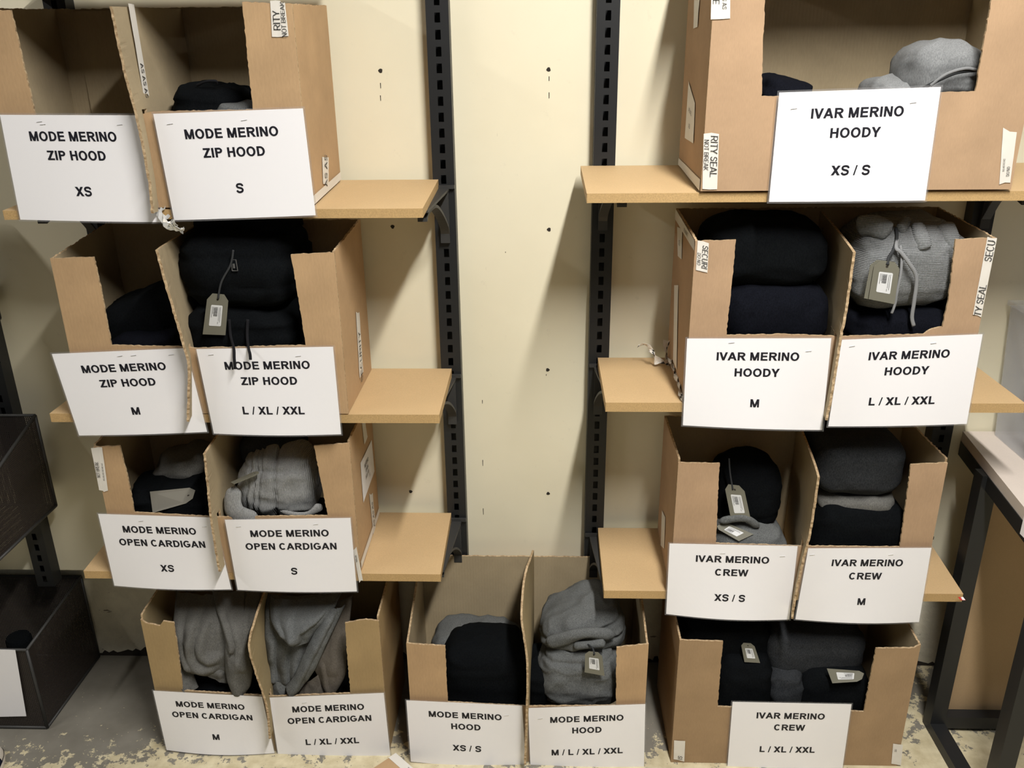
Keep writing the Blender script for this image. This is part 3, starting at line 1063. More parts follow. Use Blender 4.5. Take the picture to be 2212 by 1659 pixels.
sign('L4a', [(330.8, 1492), (566, 1505), (593, 1626.7), (360, 1620)], 1.7755, L3l('MODE MERINO', 'OPEN CARDIGAN', 'M'), 'white sign for size M open cardigans on the box standing on the floor', .012, ((.33, .13),))
sign('L4b', [(582, 1507), (829, 1496.8), (843.5, 1634), (602.6, 1643)], 1.7755, L3l('MODE MERINO', 'OPEN CARDIGAN', 'L / XL / XXL'), 'white sign for size L to XXL open cardigans on the box standing on the floor', .003, ((.3, .1),))
sign('C1', [(877.8, 1512.7), (1128, 1524.6), (1136, 1660), (887.6, 1645)], 1.7525, L3l('MODE MERINO', 'HOOD', 'XS / S'), 'white sign for size XS and S hoods on the middle floor box', .005, ((.86, .16),))
sign('C2', [(1141, 1529.6), (1394, 1521), (1391, 1656), (1146, 1664)], 1.7525, L3l('MODE MERINO', 'HOOD', 'M / L / XL / XXL'), 'white sign for size M to XXL hoods on the middle floor box', .004, ((.1, .17),))
sign('R1', [(1683.4, 200), (2032.6, 187.8), (1998, 433), (1661, 436)], 1.7395, L3l('IVAR MERINO', 'HOODY', 'XS / S'), 'white sign for size XS and S hoodies on the highest right box', .003, ((.1, .15), (.84, .13)))
sign('R2a', [(1484.4, 731.3), (1795.7, 730.6), (1776, 928.8), (1475, 918.5)], 1.7575, L3l('IVAR MERINO', 'HOODY', 'M'), 'white sign for size M hoodies on the middle right box', .006, ((.31, .05), (.85, .14)))
sign('R2b', [(1818.5, 734), (2122.5, 721.8), (2088, 915.6), (1789, 921)], 1.7575, L3l('IVAR MERINO', 'HOODY', 'L / XL / XXL'), 'white sign for size L to XXL hoodies on the middle right box', .004, ((.08, .08), (.66, .08)))
sign('R3a', [(1446.5, 1174), (1723, 1179.7), (1705, 1338), (1439, 1326)], 1.7895, L3l('IVAR MERINO', 'CREW', 'XS / S'), 'white sign for size XS and S crew jumpers on the bottom right shelf', .012, ((.42, .12), (.89, .14)))
sign('R3b', [(1746, 1184.5), (2012, 1183.4), (1985, 1343.4), (1718, 1337.6)], 1.7895, L3l('IVAR MERINO', 'CREW', 'M'), 'white sign for size M crew jumpers on the bottom right shelf', .010, ((.04, .09), (.68, .09)))
sign('R4', [(1582.4, 1516), (1839.4, 1521), (1820, 1658.5), (1571.4, 1655)], 1.7585, L3l('IVAR MERINO', 'CREW', 'L / XL / XXL'), 'white sign for size L to XXL crew jumpers on the right floor box', .003, ())


# ------------------------------------------------------------------ knitwear
def fold(mb, uc, vc, wpx, hpx, yf, d, seed, ex=.5, ez=.55, rot=0, lean=0, rough=1.0, creases=(), vcreases=(), ridges=0.0, sag=0.0, mi=0, nu=72, nv=40):
    """one folded, softly stuffed bundle of cloth: seen wpx by hpx across at photo position uc, vc; front at yf, depth d"""
    c = P(uc, vc, Y=yf + d * .35)
    k = (P(uc + 1, vc, Y=yf + d * .35) - c).length
    kz = abs(P(uc, vc - 1, Y=yf + d * .35).z - c.z)
    sx, sz, sy = wpx * k / 2, hpx * kz / 2, d / 2
    cen = Vector((c.x, yf + sy, c.z))
    off = Vector((seed * 7.13, seed * 3.7, seed * 1.9))
    R = Matrix.Rotation(math.radians(rot), 3, 'Y') @ Matrix.Rotation(math.radians(lean), 3, 'X')

    def sp(x, e):
        return math.copysign(abs(x) ** e, x)

    def fn(a, b):
        th = -math.pi / 2 + math.pi * b
        ph = 2 * math.pi * a
        x = sp(math.cos(th), ez) * sp(math.cos(ph), ex)
        y = sp(math.cos(th), ez) * sp(math.sin(ph), ex)
        z = sp(math.sin(th), ez)
        p = Vector((x * sx, y * sy, z * sz))
        n = Vector((x / sx, y / sy, z / sz)).normalized()
        q = p + off
        dd = noise.fractal(q * 9, 1, 2, 3) * .010 * rough
        w = noise.noise(Vector((q.x * 16, q.y * 16, q.z * 34)))
        dd += (1 - abs(w)) ** 3 * .006 * rough - .003
        if ridges:
            dd += ridges * (math.sin(q.x * 150 + 3 * noise.noise(q * 8)) + .5 * math.sin(q.x * 63 + 5 * noise.noise(q * 6)))
        for zc, dep in creases:
            t = (z - zc - .12 * noise.noise(q * 6)) * sz
            dd -= dep * math.exp(-(t / .0055) ** 2)
        for xc, dep in vcreases:
            t = (x - xc - .10 * noise.noise(q * 7)) * sx
            dd -= dep * math.exp(-(t / .004) ** 2) * (1 if y < 0 else 0)
        p = p + n * dd
        p.z -= sag * (x * x) * sz
        return cen + R @ p
    mb.grid(fn, nu, nv, mi, close_u=True)


def lobe(mb, path, seed, flat=.4, rough=1.0, mi=0, n=22, grooves=0.0, nl=30):
    """a hanging fold of cloth along path [(u, v, Y, half width px)...]"""
    pts = spline(path, nl)
    off = Vector((seed * 5.1, seed * 2.3, seed))
    ce = [P(u, v, Y=y) for u, v, y, _ in pts]
    hw = [w_ * (P(u + 1, v, Y=y) - P(u, v, Y=y)).length for u, v, y, w_ in pts]
    k = len(mb.v)
    for i, c in enumerate(ce):
        t = (ce[min(i + 1, nl)] - ce[max(i - 1, 0)]).normalized()
        a = t.cross(Vector((0, 1, 0.15)))
        a = a.normalized() if a.length > 1e-5 else Vector((1, 0, 0))
        b = a.cross(t)
        e = math.sin(math.pi * min(1, max(0, (i / nl) * 6)) / 2) if i < nl / 6 else (math.sin(math.pi * min(1, (1 - i / nl) * 7) / 2) if i > nl * 6 / 7 else 1)
        e = max(e, .12)
        for j in range(n):
            an = 2 * math.pi * j / n
            x, y = math.cos(an), math.sin(an)
            q = c + off
            dd = 1 + .22 * rough * noise.noise(Vector((q.x * 14 + x * .8, q.y * 14 + y * .8, q.z * 12)))
            if grooves:
                dd += grooves * math.sin(x * 9 + seed + 2 * noise.noise(q * 9))
            mb.v.append(c + a * (x * hw[i] * dd * e) + b * (y * hw[i] * flat * dd * e))
    for i in range(nl):
        for j in range(n):
            mb.f.append([k + i * n + j, k + i * n + (j + 1) % n, k + (i + 1) * n + (j + 1) % n, k + (i + 1) * n + j])
            mb.m.append(mi)
    mb.f.append([k + j for j in range(n)][::-1])
    mb.f.append([k + nl * n + j for j in range(n)])
    mb.m += [mi, mi]


def garment(mb, name, mats, label, cat, group=None):
    c = Vector((0, 0, 0))
    for p in mb.v:
        c += p
    c /= len(mb.v)
    c.z = min(p.z for p in mb.v)
    o = mb.build(name, mats, loc=c, smooth=True)
    return tag(o, label, cat, group)


def cord(parent, px, r, m, name='drawstring', flat=.6):
    mb = MB()
    pts = [P(u, v, Y=y) for u, v, y in spline(px, 28)]
    mb.tube(pts, r, 8, flat=flat)
    return mb.build(name, m, parent, smooth=True)


def hang_tag(parent, quad, Ys, string=None, sticker=True, m=None, hole=True, under=None, label=None, flip=False):
    """card tag with two clipped corners at its upper end; quad TL TR BR BL in photo px"""
    a, b, c, d = [P(u, v, Y=y) for (u, v), y in zip(quad, Ys)]
    n = (b - a).cross(d - a).normalized()
    if n.dot(Vector((0, 0, H)) - a) < 0:
        n = -n

    def at(s, q, l=0.0):
        return a.lerp(b, s).lerp(d.lerp(c, s), q) + n * l
    mb = MB()
    out = [(.22, 0), (.78, 0), (1, .15), (1, 1), (0, 1), (0, .15)]
    top = [at(s, q, .0006) for s, q in out]
    bot = [at(s, q, -.0006) for s, q in out]
    k = mb.add(top + bot, [tuple(range(6)), tuple(range(11, 5, -1))] + [(i, i + 6, (i + 1) % 6 + 6, (i + 1) % 6) for i in range(6)])
    if hole:
        mb.add([at(.5 + .05 * math.cos(g), .13 + .028 * math.sin(g), .0009) for g in [i * math.pi / 5 for i in range(10)]], [tuple(range(10))], 1)
    o = mb.build('hang_tag', [m or TAGM, DARK], parent)
    if label:
        o['label'] = label
    if sticker:
        sb = MB()
        s0, s1, q0, q1 = .23, .77, .27, .78
        sb.add([at(s, q, .0011) for s, q in ((s0 + .03, q0), (s1 - .03, q0), (s1, q0 + .02), (s1, q1 - .02), (s1 - .03, q1), (s0 + .03, q1), (s0, q1 - .02), (s0, q0 + .02))], [tuple(range(8))], 0)
        rr = random.Random(4)
        y = q0 + .05
        while y < q0 + .27:                                # bar code
            hgt = rr.choice((.006, .010, .016))
            sb.add([at(s, q, .0015) for s, q in ((.38, y), (.56, y), (.56, y + hgt), (.38, y + hgt))], [(0, 1, 2, 3)], 1)
            y += hgt + rr.choice((.006, .010))
        for s, q_a, q_b in ((.29, q0 + .04, q0 + .30), (.34, q0 + .04, q0 + .22), (.62, q0 + .05, q0 + .38), (.68, q0 + .04, q0 + .42), (.60, q0 + .40, q0 + .46)):
            sb.add([at(p_, q_, .0015) for p_, q_ in ((s, q_a), (s + .018, q_a), (s + .018, q_b), (s, q_b))], [(0, 1, 2, 3)], 1)
        sb.build('price_sticker', [STICK, CODE], o)
    if string:
        px, r, mm = string
        sb = MB()
        sb.tube([P(u, v, Y=y) for u, v, y in spline(px, 16)], r, 7, flat=.7)
        sb.build('tag_string', mm, o, smooth=True)
    return o


HOOD, CARDI, CREW = 'hoodie', 'cardigan', 'jumper'

# L1 right half: black zip hood with a grey one under it
mb = MB()
fold(mb, 463, 232, 158, 112, 1.82, .20, 1, .6, .7, rot=4, creases=((.1, .008),))
o = garment(mb, 'folded_hoodie', BLACK, 'black folded hoodie showing above the size S sign of the highest left box', HOOD)
cord(o, [(425, 185, 1.84), (445, 176, 1.83), (466, 175, 1.83), (468, 182, 1.835)], .0025, CORDB, 'hanger_loop')
mb = MB()
fold(mb, 525, 262, 110, 90, 1.79, .13, 2, .6, .6)
garment(mb, 'folded_hoodie', GREY, 'grey folded hoodie peeping out under the black one in the highest left box', HOOD)

# L2 left half
mb = MB()
fold(mb, 330, 705, 210, 150, 1.83, .19, 3, .5, .5, rot=-20, rough=.7)
o = garment(mb, 'folded_hoodie', BLACK, 'black folded hoodie lying at a slant in the middle left box, left half', HOOD)
mb = MB()
fold(mb, 318, 745, 160, 60, 1.79, .10, 4, .5, .6, rot=-4, rough=.8)
garment(mb, 'folded_hoodie', NAVY, 'dark navy folded hoodie just behind the front of the middle left box', HOOD)
# L2 right half
mb = MB()
fold(mb, 528, 470, 215, 110, 1.84, .18, 5, .45, .6, creases=((0, .006),))
garment(mb, 'folded_hoodie', BLACK, 'black folded hoodie on top of the stack, under the highest left shelf', HOOD)
mb = MB()
fold(mb, 526, 572, 236, 176, 1.79, .24, 6, .42, .6, creases=((-.35, .006), (.35, .005)))
ho = garment(mb, 'folded_hoodie', BLACK, 'black folded zip hoodie with an olive hang tag on the middle left shelf', HOOD)
hang_tag(ho, [(449, 633), (494, 637), (487, 724), (438, 722)], [1.776, 1.776, 1.774, 1.774], ([(504, 540, 1.782), (498, 572, 1.778), (478, 610, 1.775), (471, 646, 1.773)], .0022, CORDD))
mb = MB()
c = P(506, 573, Y=1.781)
mb.tube([c + Vector((-.006, 0, -.012)), c + Vector((-.005, 0, .012)), c + Vector((.005, 0, .012)), c + Vector((.006, 0, -.012)), c + Vector((-.006, 0, -.012))], .0012, 6)
mb.box(tuple(c + Vector((-.002, -.003, -.006))), tuple(c + Vector((.002, -.001, .004))))
mb.build('zip_puller', ZIPM, ho)
mb = MB()
fold(mb, 536, 705, 242, 108, 1.785, .24, 7, .42, .55, creases=((.2, .006),))
ho = garment(mb, 'folded_hoodie', BLACK, 'black folded hoodie whose drawstrings hang over the zip hood sign below', HOOD)
cord(ho, [(495, 690, 1.786), (498, 725, 1.776), (505, 752, 1.748), (506, 775, 1.738), (508, 797, 1.738)], .0034, CORDB)
cord(ho, [(535, 690, 1.786), (534, 725, 1.776), (537, 752, 1.748), (540, 765, 1.739), (541, 777, 1.738)], .0034, CORDB)

# L3 left half
mb = MB()
fold(mb, 402, 1030, 124, 100, 1.87, .15, 8, .7, .8, rot=-15, rough=1.6, ridges=.001, creases=((.2, .008), (-.3, .008)))
garment(mb, 'folded_cardigan', GREYB, 'grey crumpled cardigan at the back of the XS half on the bottom left shelf', CARDI)
mb = MB()
fold(mb, 372, 1082, 180, 90, 1.81, .16, 9, .6, .7, rough=1.3)
o = garment(mb, 'folded_cardigan', BLACK, 'black crumpled cardigan with a blank beige tag on the bottom left shelf', CARDI)
hang_tag(o, [(424, 1052), (414, 1084), (330, 1108), (324, 1062)], [1.83, 1.812, 1.805, 1.82], sticker=False, m=TAGB, label='beige card tag seen from its blank side')
for ch in o.children:
    pass
# L3 right half
mb = MB()
fold(mb, 590, 975, 130, 90, 1.88, .14, 10, .6, .7, rough=1.2)
garment(mb, 'folded_cardigan', CHAR, 'dark grey cardigan behind the light grey one in the S half', CARDI)
mb = MB()
fold(mb, 600, 1042, 172, 150, 1.81, .18, 11, .62, .8, rot=3, rough=.9, creases=((.62, .006),), vcreases=((-.62, .005), (-.46, .007), (-.34, .007), (.08, .011)), nu=220, nv=60)
lobe(mb, [(508, 1050, 1.81, 16), (503, 1085, 1.80, 18), (515, 1112, 1.795, 24), (560, 1128, 1.795, 26)], 12, .5)
lobe(mb, [(605, 1104, 1.802, 5), (640, 1112, 1.796, 7), (670, 1108, 1.80, 6), (695, 1090, 1.81, 12)], 15, .6)
o = garment(mb, 'folded_cardigan', GREYRIBX, 'light grey ribbed cardigan rolled upright in the S half of the bottom left shelf', CARDI)
hang_tag(o, [(556, 1016), (560, 1024), (505, 1046), (498, 1042)], [1.82, 1.80, 1.785, 1.80], sticker=False, label='olive tag seen almost edge-on')
mb = MB()
fold(mb, 640, 1135, 170, 60, 1.80, .14, 16, .5, .6)
garment(mb, 'folded_cardigan', BLACK, 'black cardigan under the light grey rolled one', CARDI)

# L4 left half: heaped grey cardigan over a black one
def drape(mb, left, right, Ys, curves=(), seed=0, nu=46, nv=60, amp=1.0, belly=.02, mi=0):
    """a hanging piece of cloth between two edges given from top to bottom; Ys = depth top to bottom;
    curves = (line of the fold, height, half width): a rounded fold that tucks in sharply on its right"""
    n = nv
    L, R_, Y = spline(left, n), spline(right, n), spline([(y,) for y in Ys], n)
    cs = [(spline(c, 40), h, w) for c, h, w in curves]
    off = Vector((seed * 4.7, seed * 1.3, seed * 2.9))

    def fn(a, b):
        i = min(n, int(round(b * n)))
        u = L[i][0] + (R_[i][0] - L[i][0]) * a
        v = L[i][1] + (R_[i][1] - L[i][1]) * a
        d = belly * (4 * a * (1 - a)) ** .6
        for pts, h, w in cs:
            best, sg, kk = 1e9, 1, 0
            for k in range(len(pts) - 1):
                p, q = pts[k], pts[k + 1]
                ex, ey = q[0] - p[0], q[1] - p[1]
                l2 = ex * ex + ey * ey + 1e-9
                t = max(0, min(1, ((u - p[0]) * ex + (v - p[1]) * ey) / l2))
                dx, dy = u - p[0] - ex * t, v - p[1] - ey * t
                dd = math.hypot(dx, dy)
                if dd < best:
                    best, kk = dd, (k + t) / (len(pts) - 1)
                    sg = 1 if ex * dy - ey * dx < 0 else -1
            ww = w if sg < 0 else w * .38
            fade = min(1, kk * 5 + .3) * min(1, (1 - kk) * 5 + .25)
            d += h * math.exp(-(best / ww) ** 2) * fade
        p = P(u, v, Y=Y[i][0])
        q = p + off
        d += amp * (noise.fractal(q * 14, 1, 2, 3) * .006 + (1 - abs(noise.noise(Vector((q.x * 30, q.y * 10, q.z * 12))))) ** 3 * .004)
        return p + Vector((0, -d, -d * .15))
    mb.grid(fn, nu, nv, mi)


def cloth(mb, name, mats, label, cat):
    o = garment(mb, name, mats, label, cat)
    sd = o.modifiers.new('cloth', 'SOLIDIFY')
    sd.thickness = .004
    sd.offset = -1
    return o


mb = MB()
drape(mb, [(384, 1272), (380, 1340), (384, 1400), (392, 1436)], [(566, 1268), (556, 1330), (548, 1400), (546, 1450)], [1.93, 1.86, 1.838, 1.845],
      [([(405, 1280), (396, 1340), (402, 1395), (425, 1425)], .018, 15), ([(445, 1280), (424, 1340), (420, 1390), (438, 1418), (478, 1424)], .026, 17),
       ([(468, 1300), (450, 1345), (446, 1385), (462, 1402), (486, 1398)], .020, 15), ([(542, 1280), (538, 1340), (536, 1440)], .016, 10)], 1)
drape(mb, [(462, 1270), (478, 1330), (494, 1372), (488, 1412), (496, 1460), (512, 1489)], [(528, 1268), (530, 1330), (538, 1390), (543, 1440), (541, 1472), (530, 1491)], [1.92, 1.85, 1.82, 1.808, 1.806, 1.808],
      [([(478, 1275), (498, 1340), (508, 1375), (505, 1395)], .016, 11), ([(505, 1275), (512, 1330), (530, 1380), (536, 1440)], .014, 14), ([(520, 1400), (516, 1450), (522, 1490)], .008, 20)], 2, belly=.018)
drape(mb, [(384, 1425), (385, 1455), (391, 1482)], [(412, 1430), (420, 1462), (428, 1482)], [1.835, 1.82, 1.812], [([(395, 1430), (400, 1460), (410, 1480)], .008, 12)], 3, belly=.012)
drape(mb, [(430, 1424), (436, 1436), (446, 1446)], [(486, 1418), (490, 1440), (494, 1472)], [1.832, 1.825, 1.822], [([(440, 1432), (465, 1440), (488, 1446)], .008, 10)], 4, belly=.010)
cloth(mb, 'cardigan', GREYB, 'grey cardigan heaped in loose folds in the left half of the left floor box', CARDI)
mb = MB()
fold(mb, 468, 1488, 174, 76, 1.815, .17, 30, .5, .6)
garment(mb, 'folded_cardigan', BLACK, 'black cardigan at the bottom, under the heaped grey one', CARDI)
# L4 right half
mb = MB()
drape(mb, [(580, 1278), (575, 1330), (578, 1400), (584, 1462)], [(716, 1272), (708, 1330), (690, 1400), (664, 1466)], [1.92, 1.868, 1.846, 1.838],
      [([(596, 1360), (594, 1420), (598, 1460)], .014, 13), ([(628, 1360), (622, 1420), (628, 1462)], .014, 16), ([(664, 1330), (652, 1400), (640, 1455)], .014, 14)], 5)
drape(mb, [(586, 1282), (590, 1330), (604, 1358), (618, 1372)], [(742, 1272), (728, 1300), (700, 1336), (668, 1380)], [1.90, 1.85, 1.825, 1.82],
      [([(606, 1285), (600, 1325), (622, 1360)], .014, 13), ([(652, 1280), (632, 1320), (640, 1366)], .018, 15), ([(712, 1285), (690, 1315), (652, 1345), (648, 1372)], .020, 16)], 6, belly=.024)
drape(mb, [(716, 1300), (690, 1350), (662, 1405), (640, 1455), (622, 1478)], [(744, 1302), (722, 1350), (700, 1395), (674, 1450), (636, 1497)], [1.85, 1.82, 1.806, 1.802, 1.803],
      [([(728, 1305), (700, 1360), (672, 1415), (640, 1480)], .012, 11)], 7, belly=.014)
drape(mb, [(596, 1462), (592, 1480), (590, 1500)], [(640, 1470), (630, 1486), (634, 1502)], [1.826, 1.818, 1.812], (), 8, belly=.014)
cloth(mb, 'cardigan', GREY, 'grey cardigan with hanging collar folds in the right half of the left floor box', CARDI)
mb = MB()
drape(mb, [(712, 1290), (700, 1370), (676, 1420), (690, 1460), (712, 1496)], [(760, 1285), (752, 1360), (748, 1420), (744, 1456), (722, 1494)], [1.90, 1.858, 1.835, 1.826, 1.822],
      [([(738, 1290), (730, 1380), (726, 1450)], .008, 18), ([(700, 1420), (712, 1490)], .006, 8)], 9, belly=.012, amp=.6)
drape(mb, [(660, 1470), (650, 1486), (640, 1502)], [(690, 1452), (700, 1480), (712, 1500)], [1.826, 1.822, 1.818], (), 10, belly=.010)
cloth(mb, 'cardigan', TAUPE, 'brownish taupe cardigan hanging flat beside the grey one, left floor box', CARDI)
mb = MB()
fold(mb, 672, 1490, 172, 70, 1.84, .19, 50, .5, .6)
garment(mb, 'folded_cardigan', BLACK, 'black cardigan at the bottom of the right half, under the taupe one', CARDI)

# C left half
mb = MB()
fold(mb, 1030, 1405, 195, 90, 1.90, .15, 51, .5, .7, rot=2, creases=((0, .006),))
o = garment(mb, 'folded_hoodie', GREY, 'grey folded hoodie behind the black one in the left half of the middle floor box', HOOD)
cord(o, [(990, 1362, 1.935), (1002, 1372, 1.908), (1012, 1392, 1.895)], .003, CORDD, 'drawstring')
hang_tag(o, [(1016, 1386), (1034, 1394), (1030, 1404), (1012, 1396)], [1.895, 1.893, 1.888, 1.89], sticker=False, m=STICK, label='white tag')
mb = MB()
fold(mb, 1050, 1462, 190, 150, 1.80, .19, 52, .5, .6, rough=.8, creases=((-.2, .006),))
garment(mb, 'folded_hoodie', BLACK, 'big black folded hoodie filling the left half of the middle floor box', HOOD)
# C right half
mb = MB()
fold(mb, 1258, 1352, 185, 92, 1.835, .20, 54, .55, .75, rot=-17, creases=((-.3, .010), (.35, .005)), nu=120, nv=70, rough=1.25)
lobe(mb, [(1180, 1390, 1.84, 16), (1215, 1380, 1.83, 16), (1270, 1368, 1.82, 12), (1330, 1372, 1.83, 16)], 55, .8)
lobe(mb, [(1238, 1396, 1.822, 10), (1275, 1393, 1.812, 9), (1308, 1388, 1.815, 11)], 56, .9)
garment(mb, 'rolled_hoodie', GREY, 'grey hoodie rolled up on top, right half of the middle floor box', HOOD)
mb = MB()
fold(mb, 1250, 1458, 170, 128, 1.79, .16, 57, .5, .7, nu=120, nv=70, rough=1.2, creases=((.72, .006),))
o = garment(mb, 'folded_hoodie', GREY, 'grey folded hoodie with an olive tag in the middle floor box', HOOD)
hang_tag(o, [(1264, 1406), (1300, 1410), (1306, 1460), (1263, 1452)], [1.782, 1.782, 1.774, 1.774], ([(1270, 1392, 1.805), (1280, 1400, 1.79), (1284, 1414, 1.778)], .0024, CORDD))
mb = MB()
fold(mb, 1165, 1480, 60, 100, 1.80, .16, 58, .6, .6)
garment(mb, 'folded_hoodie', BLACK, 'black hoodie wedged between the divider and the tagged grey hoodie', HOOD)

# R1
mb = MB()
fold(mb, 2036, 160, 172, 150, 1.80, .19, 59, .6, .75, rot=3, rough=.8)
fold(mb, 1935, 205, 110, 80, 1.83, .14, 60, .6, .7)
o = garment(mb, 'folded_hoodie', GREYP, 'pale grey hoodie behind the right of the window in the highest right box', HOOD)
cord(o, [(1985, 196, 1.80), (2030, 172, 1.786), (2070, 156, 1.786), (2118, 151, 1.80)], .0035, CORDD)
cord(o, [(2010, 185, 1.79), (2045, 160, 1.783), (2085, 148, 1.785), (2112, 152, 1.795)], .003, CORDG)
mb = MB()
fold(mb, 1690, 206, 116, 84, 1.79, .16, 61, .6, .7, rot=12)
garment(mb, 'folded_hoodie', NAVY, 'dark navy hoodie behind the lower left corner of the cut window', HOOD)

# R2 left half
mb = MB()
fold(mb, 1648, 540, 262, 150, 1.80, .235, 62, .5, .7, rough=.7, sag=.1)
garment(mb, 'folded_hoodie', BLACK, 'black folded hoodie, upper of two in the middle right box', HOOD)
mb = MB()
fold(mb, 1664, 672, 236, 150, 1.79, .245, 63, .5, .6, rough=.7)
garment(mb, 'folded_hoodie', NAVY, 'blue-black folded hoodie, lower of two in the middle right box', HOOD)
# R2 right half
mb = MB()
fold(mb, 1950, 568, 250, 188, 1.79, .23, 64, .5, .7, rough=1.0, creases=((.45, .004),))
for i, pth in enumerate([[(1850, 490, 1.85, 22), (1890, 488, 1.825, 24), (1925, 502, 1.81, 20)], [(1945, 500, 1.815, 16), (1952, 488, 1.83, 16), (1960, 475, 1.85, 14)],
                         [(1985, 485, 1.84, 18), (1990, 510, 1.81, 18), (2000, 540, 1.797, 14)], [(2040, 482, 1.85, 20), (2052, 510, 1.82, 18), (2060, 540, 1.81, 14)]]):
    lobe(mb, pth, 65 + i, .6, .7)
o = garment(mb, 'folded_hoodie', GREYRIB, 'grey ribbed hoodie with loose drawstrings and an olive tag on the middle right shelf', HOOD)
hang_tag(o, [(1882, 560), (1938, 566), (1920, 656), (1866, 644)], [1.772, 1.772, 1.766, 1.768], sticker=False, hole=False, label='olive tag behind the stickered one')
hang_tag(o, [(1890, 562), (1945, 567), (1932, 657), (1876, 646)], [1.768, 1.768, 1.762, 1.762], ([(1936, 492, 1.82), (1938, 515, 1.80), (1930, 540, 1.785), (1920, 556, 1.774), (1917, 572, 1.766)], .0036, CORDD))
cord(o, [(1940, 510, 1.805), (1936, 535, 1.785), (1946, 545, 1.778), (1965, 570, 1.772), (1980, 600, 1.772), (1975, 650, 1.772), (1970, 685, 1.774), (1974, 704, 1.774)], .0042, CORDG)
cord(o, [(1945, 530, 1.79), (1948, 550, 1.782), (1946, 590, 1.775), (1938, 630, 1.772), (1934, 655, 1.774), (1926, 677, 1.774)], .003, CORDG)
mb = MB()
fold(mb, 1940, 695, 246, 84, 1.785, .23, 70, .45, .6, rough=.6)
garment(mb, 'folded_hoodie', NAVY, 'blue-black folded hoodie under the grey ribbed one with the tag', HOOD)

# R3 left half
mb = MB()
fold(mb, 1612, 1072, 150, 166, 1.85, .19, 71, .75, .8, rough=.7)
o = garment(mb, 'folded_jumper', BLACK, 'black rolled jumper with an upright tag at the back of the bottom right shelf', CREW)
hang_tag(o, [(1564, 1045), (1606, 1050), (1622, 1124), (1580, 1126)], [1.842, 1.842, 1.826, 1.826], ([(1575, 990, 1.862), (1577, 1020, 1.85), (1583, 1058, 1.838)], .002, CORDD))
mb = MB()
fold(mb, 1612, 1172, 170, 104, 1.815, .15, 72, .6, .8, rot=5, rough=.8)
lobe(mb, [(1552, 1128, 1.835, 10), (1585, 1120, 1.83, 9), (1615, 1122, 1.83, 8), (1640, 1140, 1.835, 8)], 73, .7)
o = garment(mb, 'folded_jumper', GREY, 'grey jumper with a tag lying on it, left half of the bottom right shelf', CREW)
hang_tag(o, [(1545, 1140), (1562, 1126), (1628, 1154), (1596, 1169)], [1.832, 1.842, 1.822, 1.808], hole=False)
# R3 right half
mb = MB()
fold(mb, 1848, 995, 190, 124, 1.83, .20, 74, .42, .6, rough=.6)
garment(mb, 'folded_jumper', CHAR, 'charcoal folded jumper on top of the stack on the bottom right shelf', CREW)
mb = MB()
fold(mb, 1840, 1070, 170, 46, 1.84, .19, 75, .45, .6)
garment(mb, 'folded_jumper', GREYB, 'grey folded jumper sandwiched between charcoal and black ones', CREW)
mb = MB()
fold(mb, 1846, 1140, 208, 146, 1.815, .215, 76, .45, .6, rot=4, rough=.7)
garment(mb, 'folded_jumper', BLACK, 'black folded jumper at the bottom of the bottom right shelf stack', CREW)

# R4
mb = MB()
fold(mb, 1560, 1370, 200, 110, 1.84, .19, 77, .5, .6)
garment(mb, 'folded_jumper', BLACK, 'black folded jumper at the upper left of the right floor box', CREW)
mb = MB()
fold(mb, 1600, 1475, 125, 150, 1.79, .20, 78, .5, .6, rough=.8)
o = garment(mb, 'folded_jumper', BLACK, 'black jumper with a small tag standing up at the left of the right floor box', CREW)
hang_tag(o, [(1600, 1388), (1628, 1390), (1642, 1432), (1608, 1430)], [1.83, 1.83, 1.815, 1.815])
mb = MB()
fold(mb, 1752, 1390, 216, 110, 1.83, .20, 79, .42, .65, rough=.7)
garment(mb, 'folded_jumper', CHAR, 'charcoal folded jumper lying across the top of the right floor box', CREW)
mb = MB()
fold(mb, 1688, 1480, 74, 110, 1.80, .18, 80, .5, .6, rot=-8, rough=1.2, ridges=.0012)
garment(mb, 'folded_jumper', CHAR, 'slate grey jumper squeezed upright between two black ones, right floor box', CREW)
mb = MB()
fold(mb, 1790, 1485, 160, 126, 1.79, .20, 81, .5, .6, rough=.7)
o = garment(mb, 'folded_jumper', BLACK, 'black jumper with a sideways tag at the right of the right floor box', CREW)
hang_tag(o, [(1868, 1450), (1860, 1472), (1798, 1476), (1786, 1444)], [1.80, 1.782, 1.780, 1.80], hole=False)


# ------------------------------------------------------------------ wire mesh bins
def panel_uv(mb, corners, mi=0):
    a = Vector(corners[0])
    ex = (Vector(corners[1]) - a).normalized()
    n = ex.cross(Vector(corners[-1]) - a).normalized()
    ey = n.cross(ex)
    k = mb.add(corners, [tuple(range(len(corners)))], mi)
    for i, c in enumerate(corners):
        d = Vector(c) - a
        mb.uv[k + i] = (d.dot(ex), d.dot(ey))


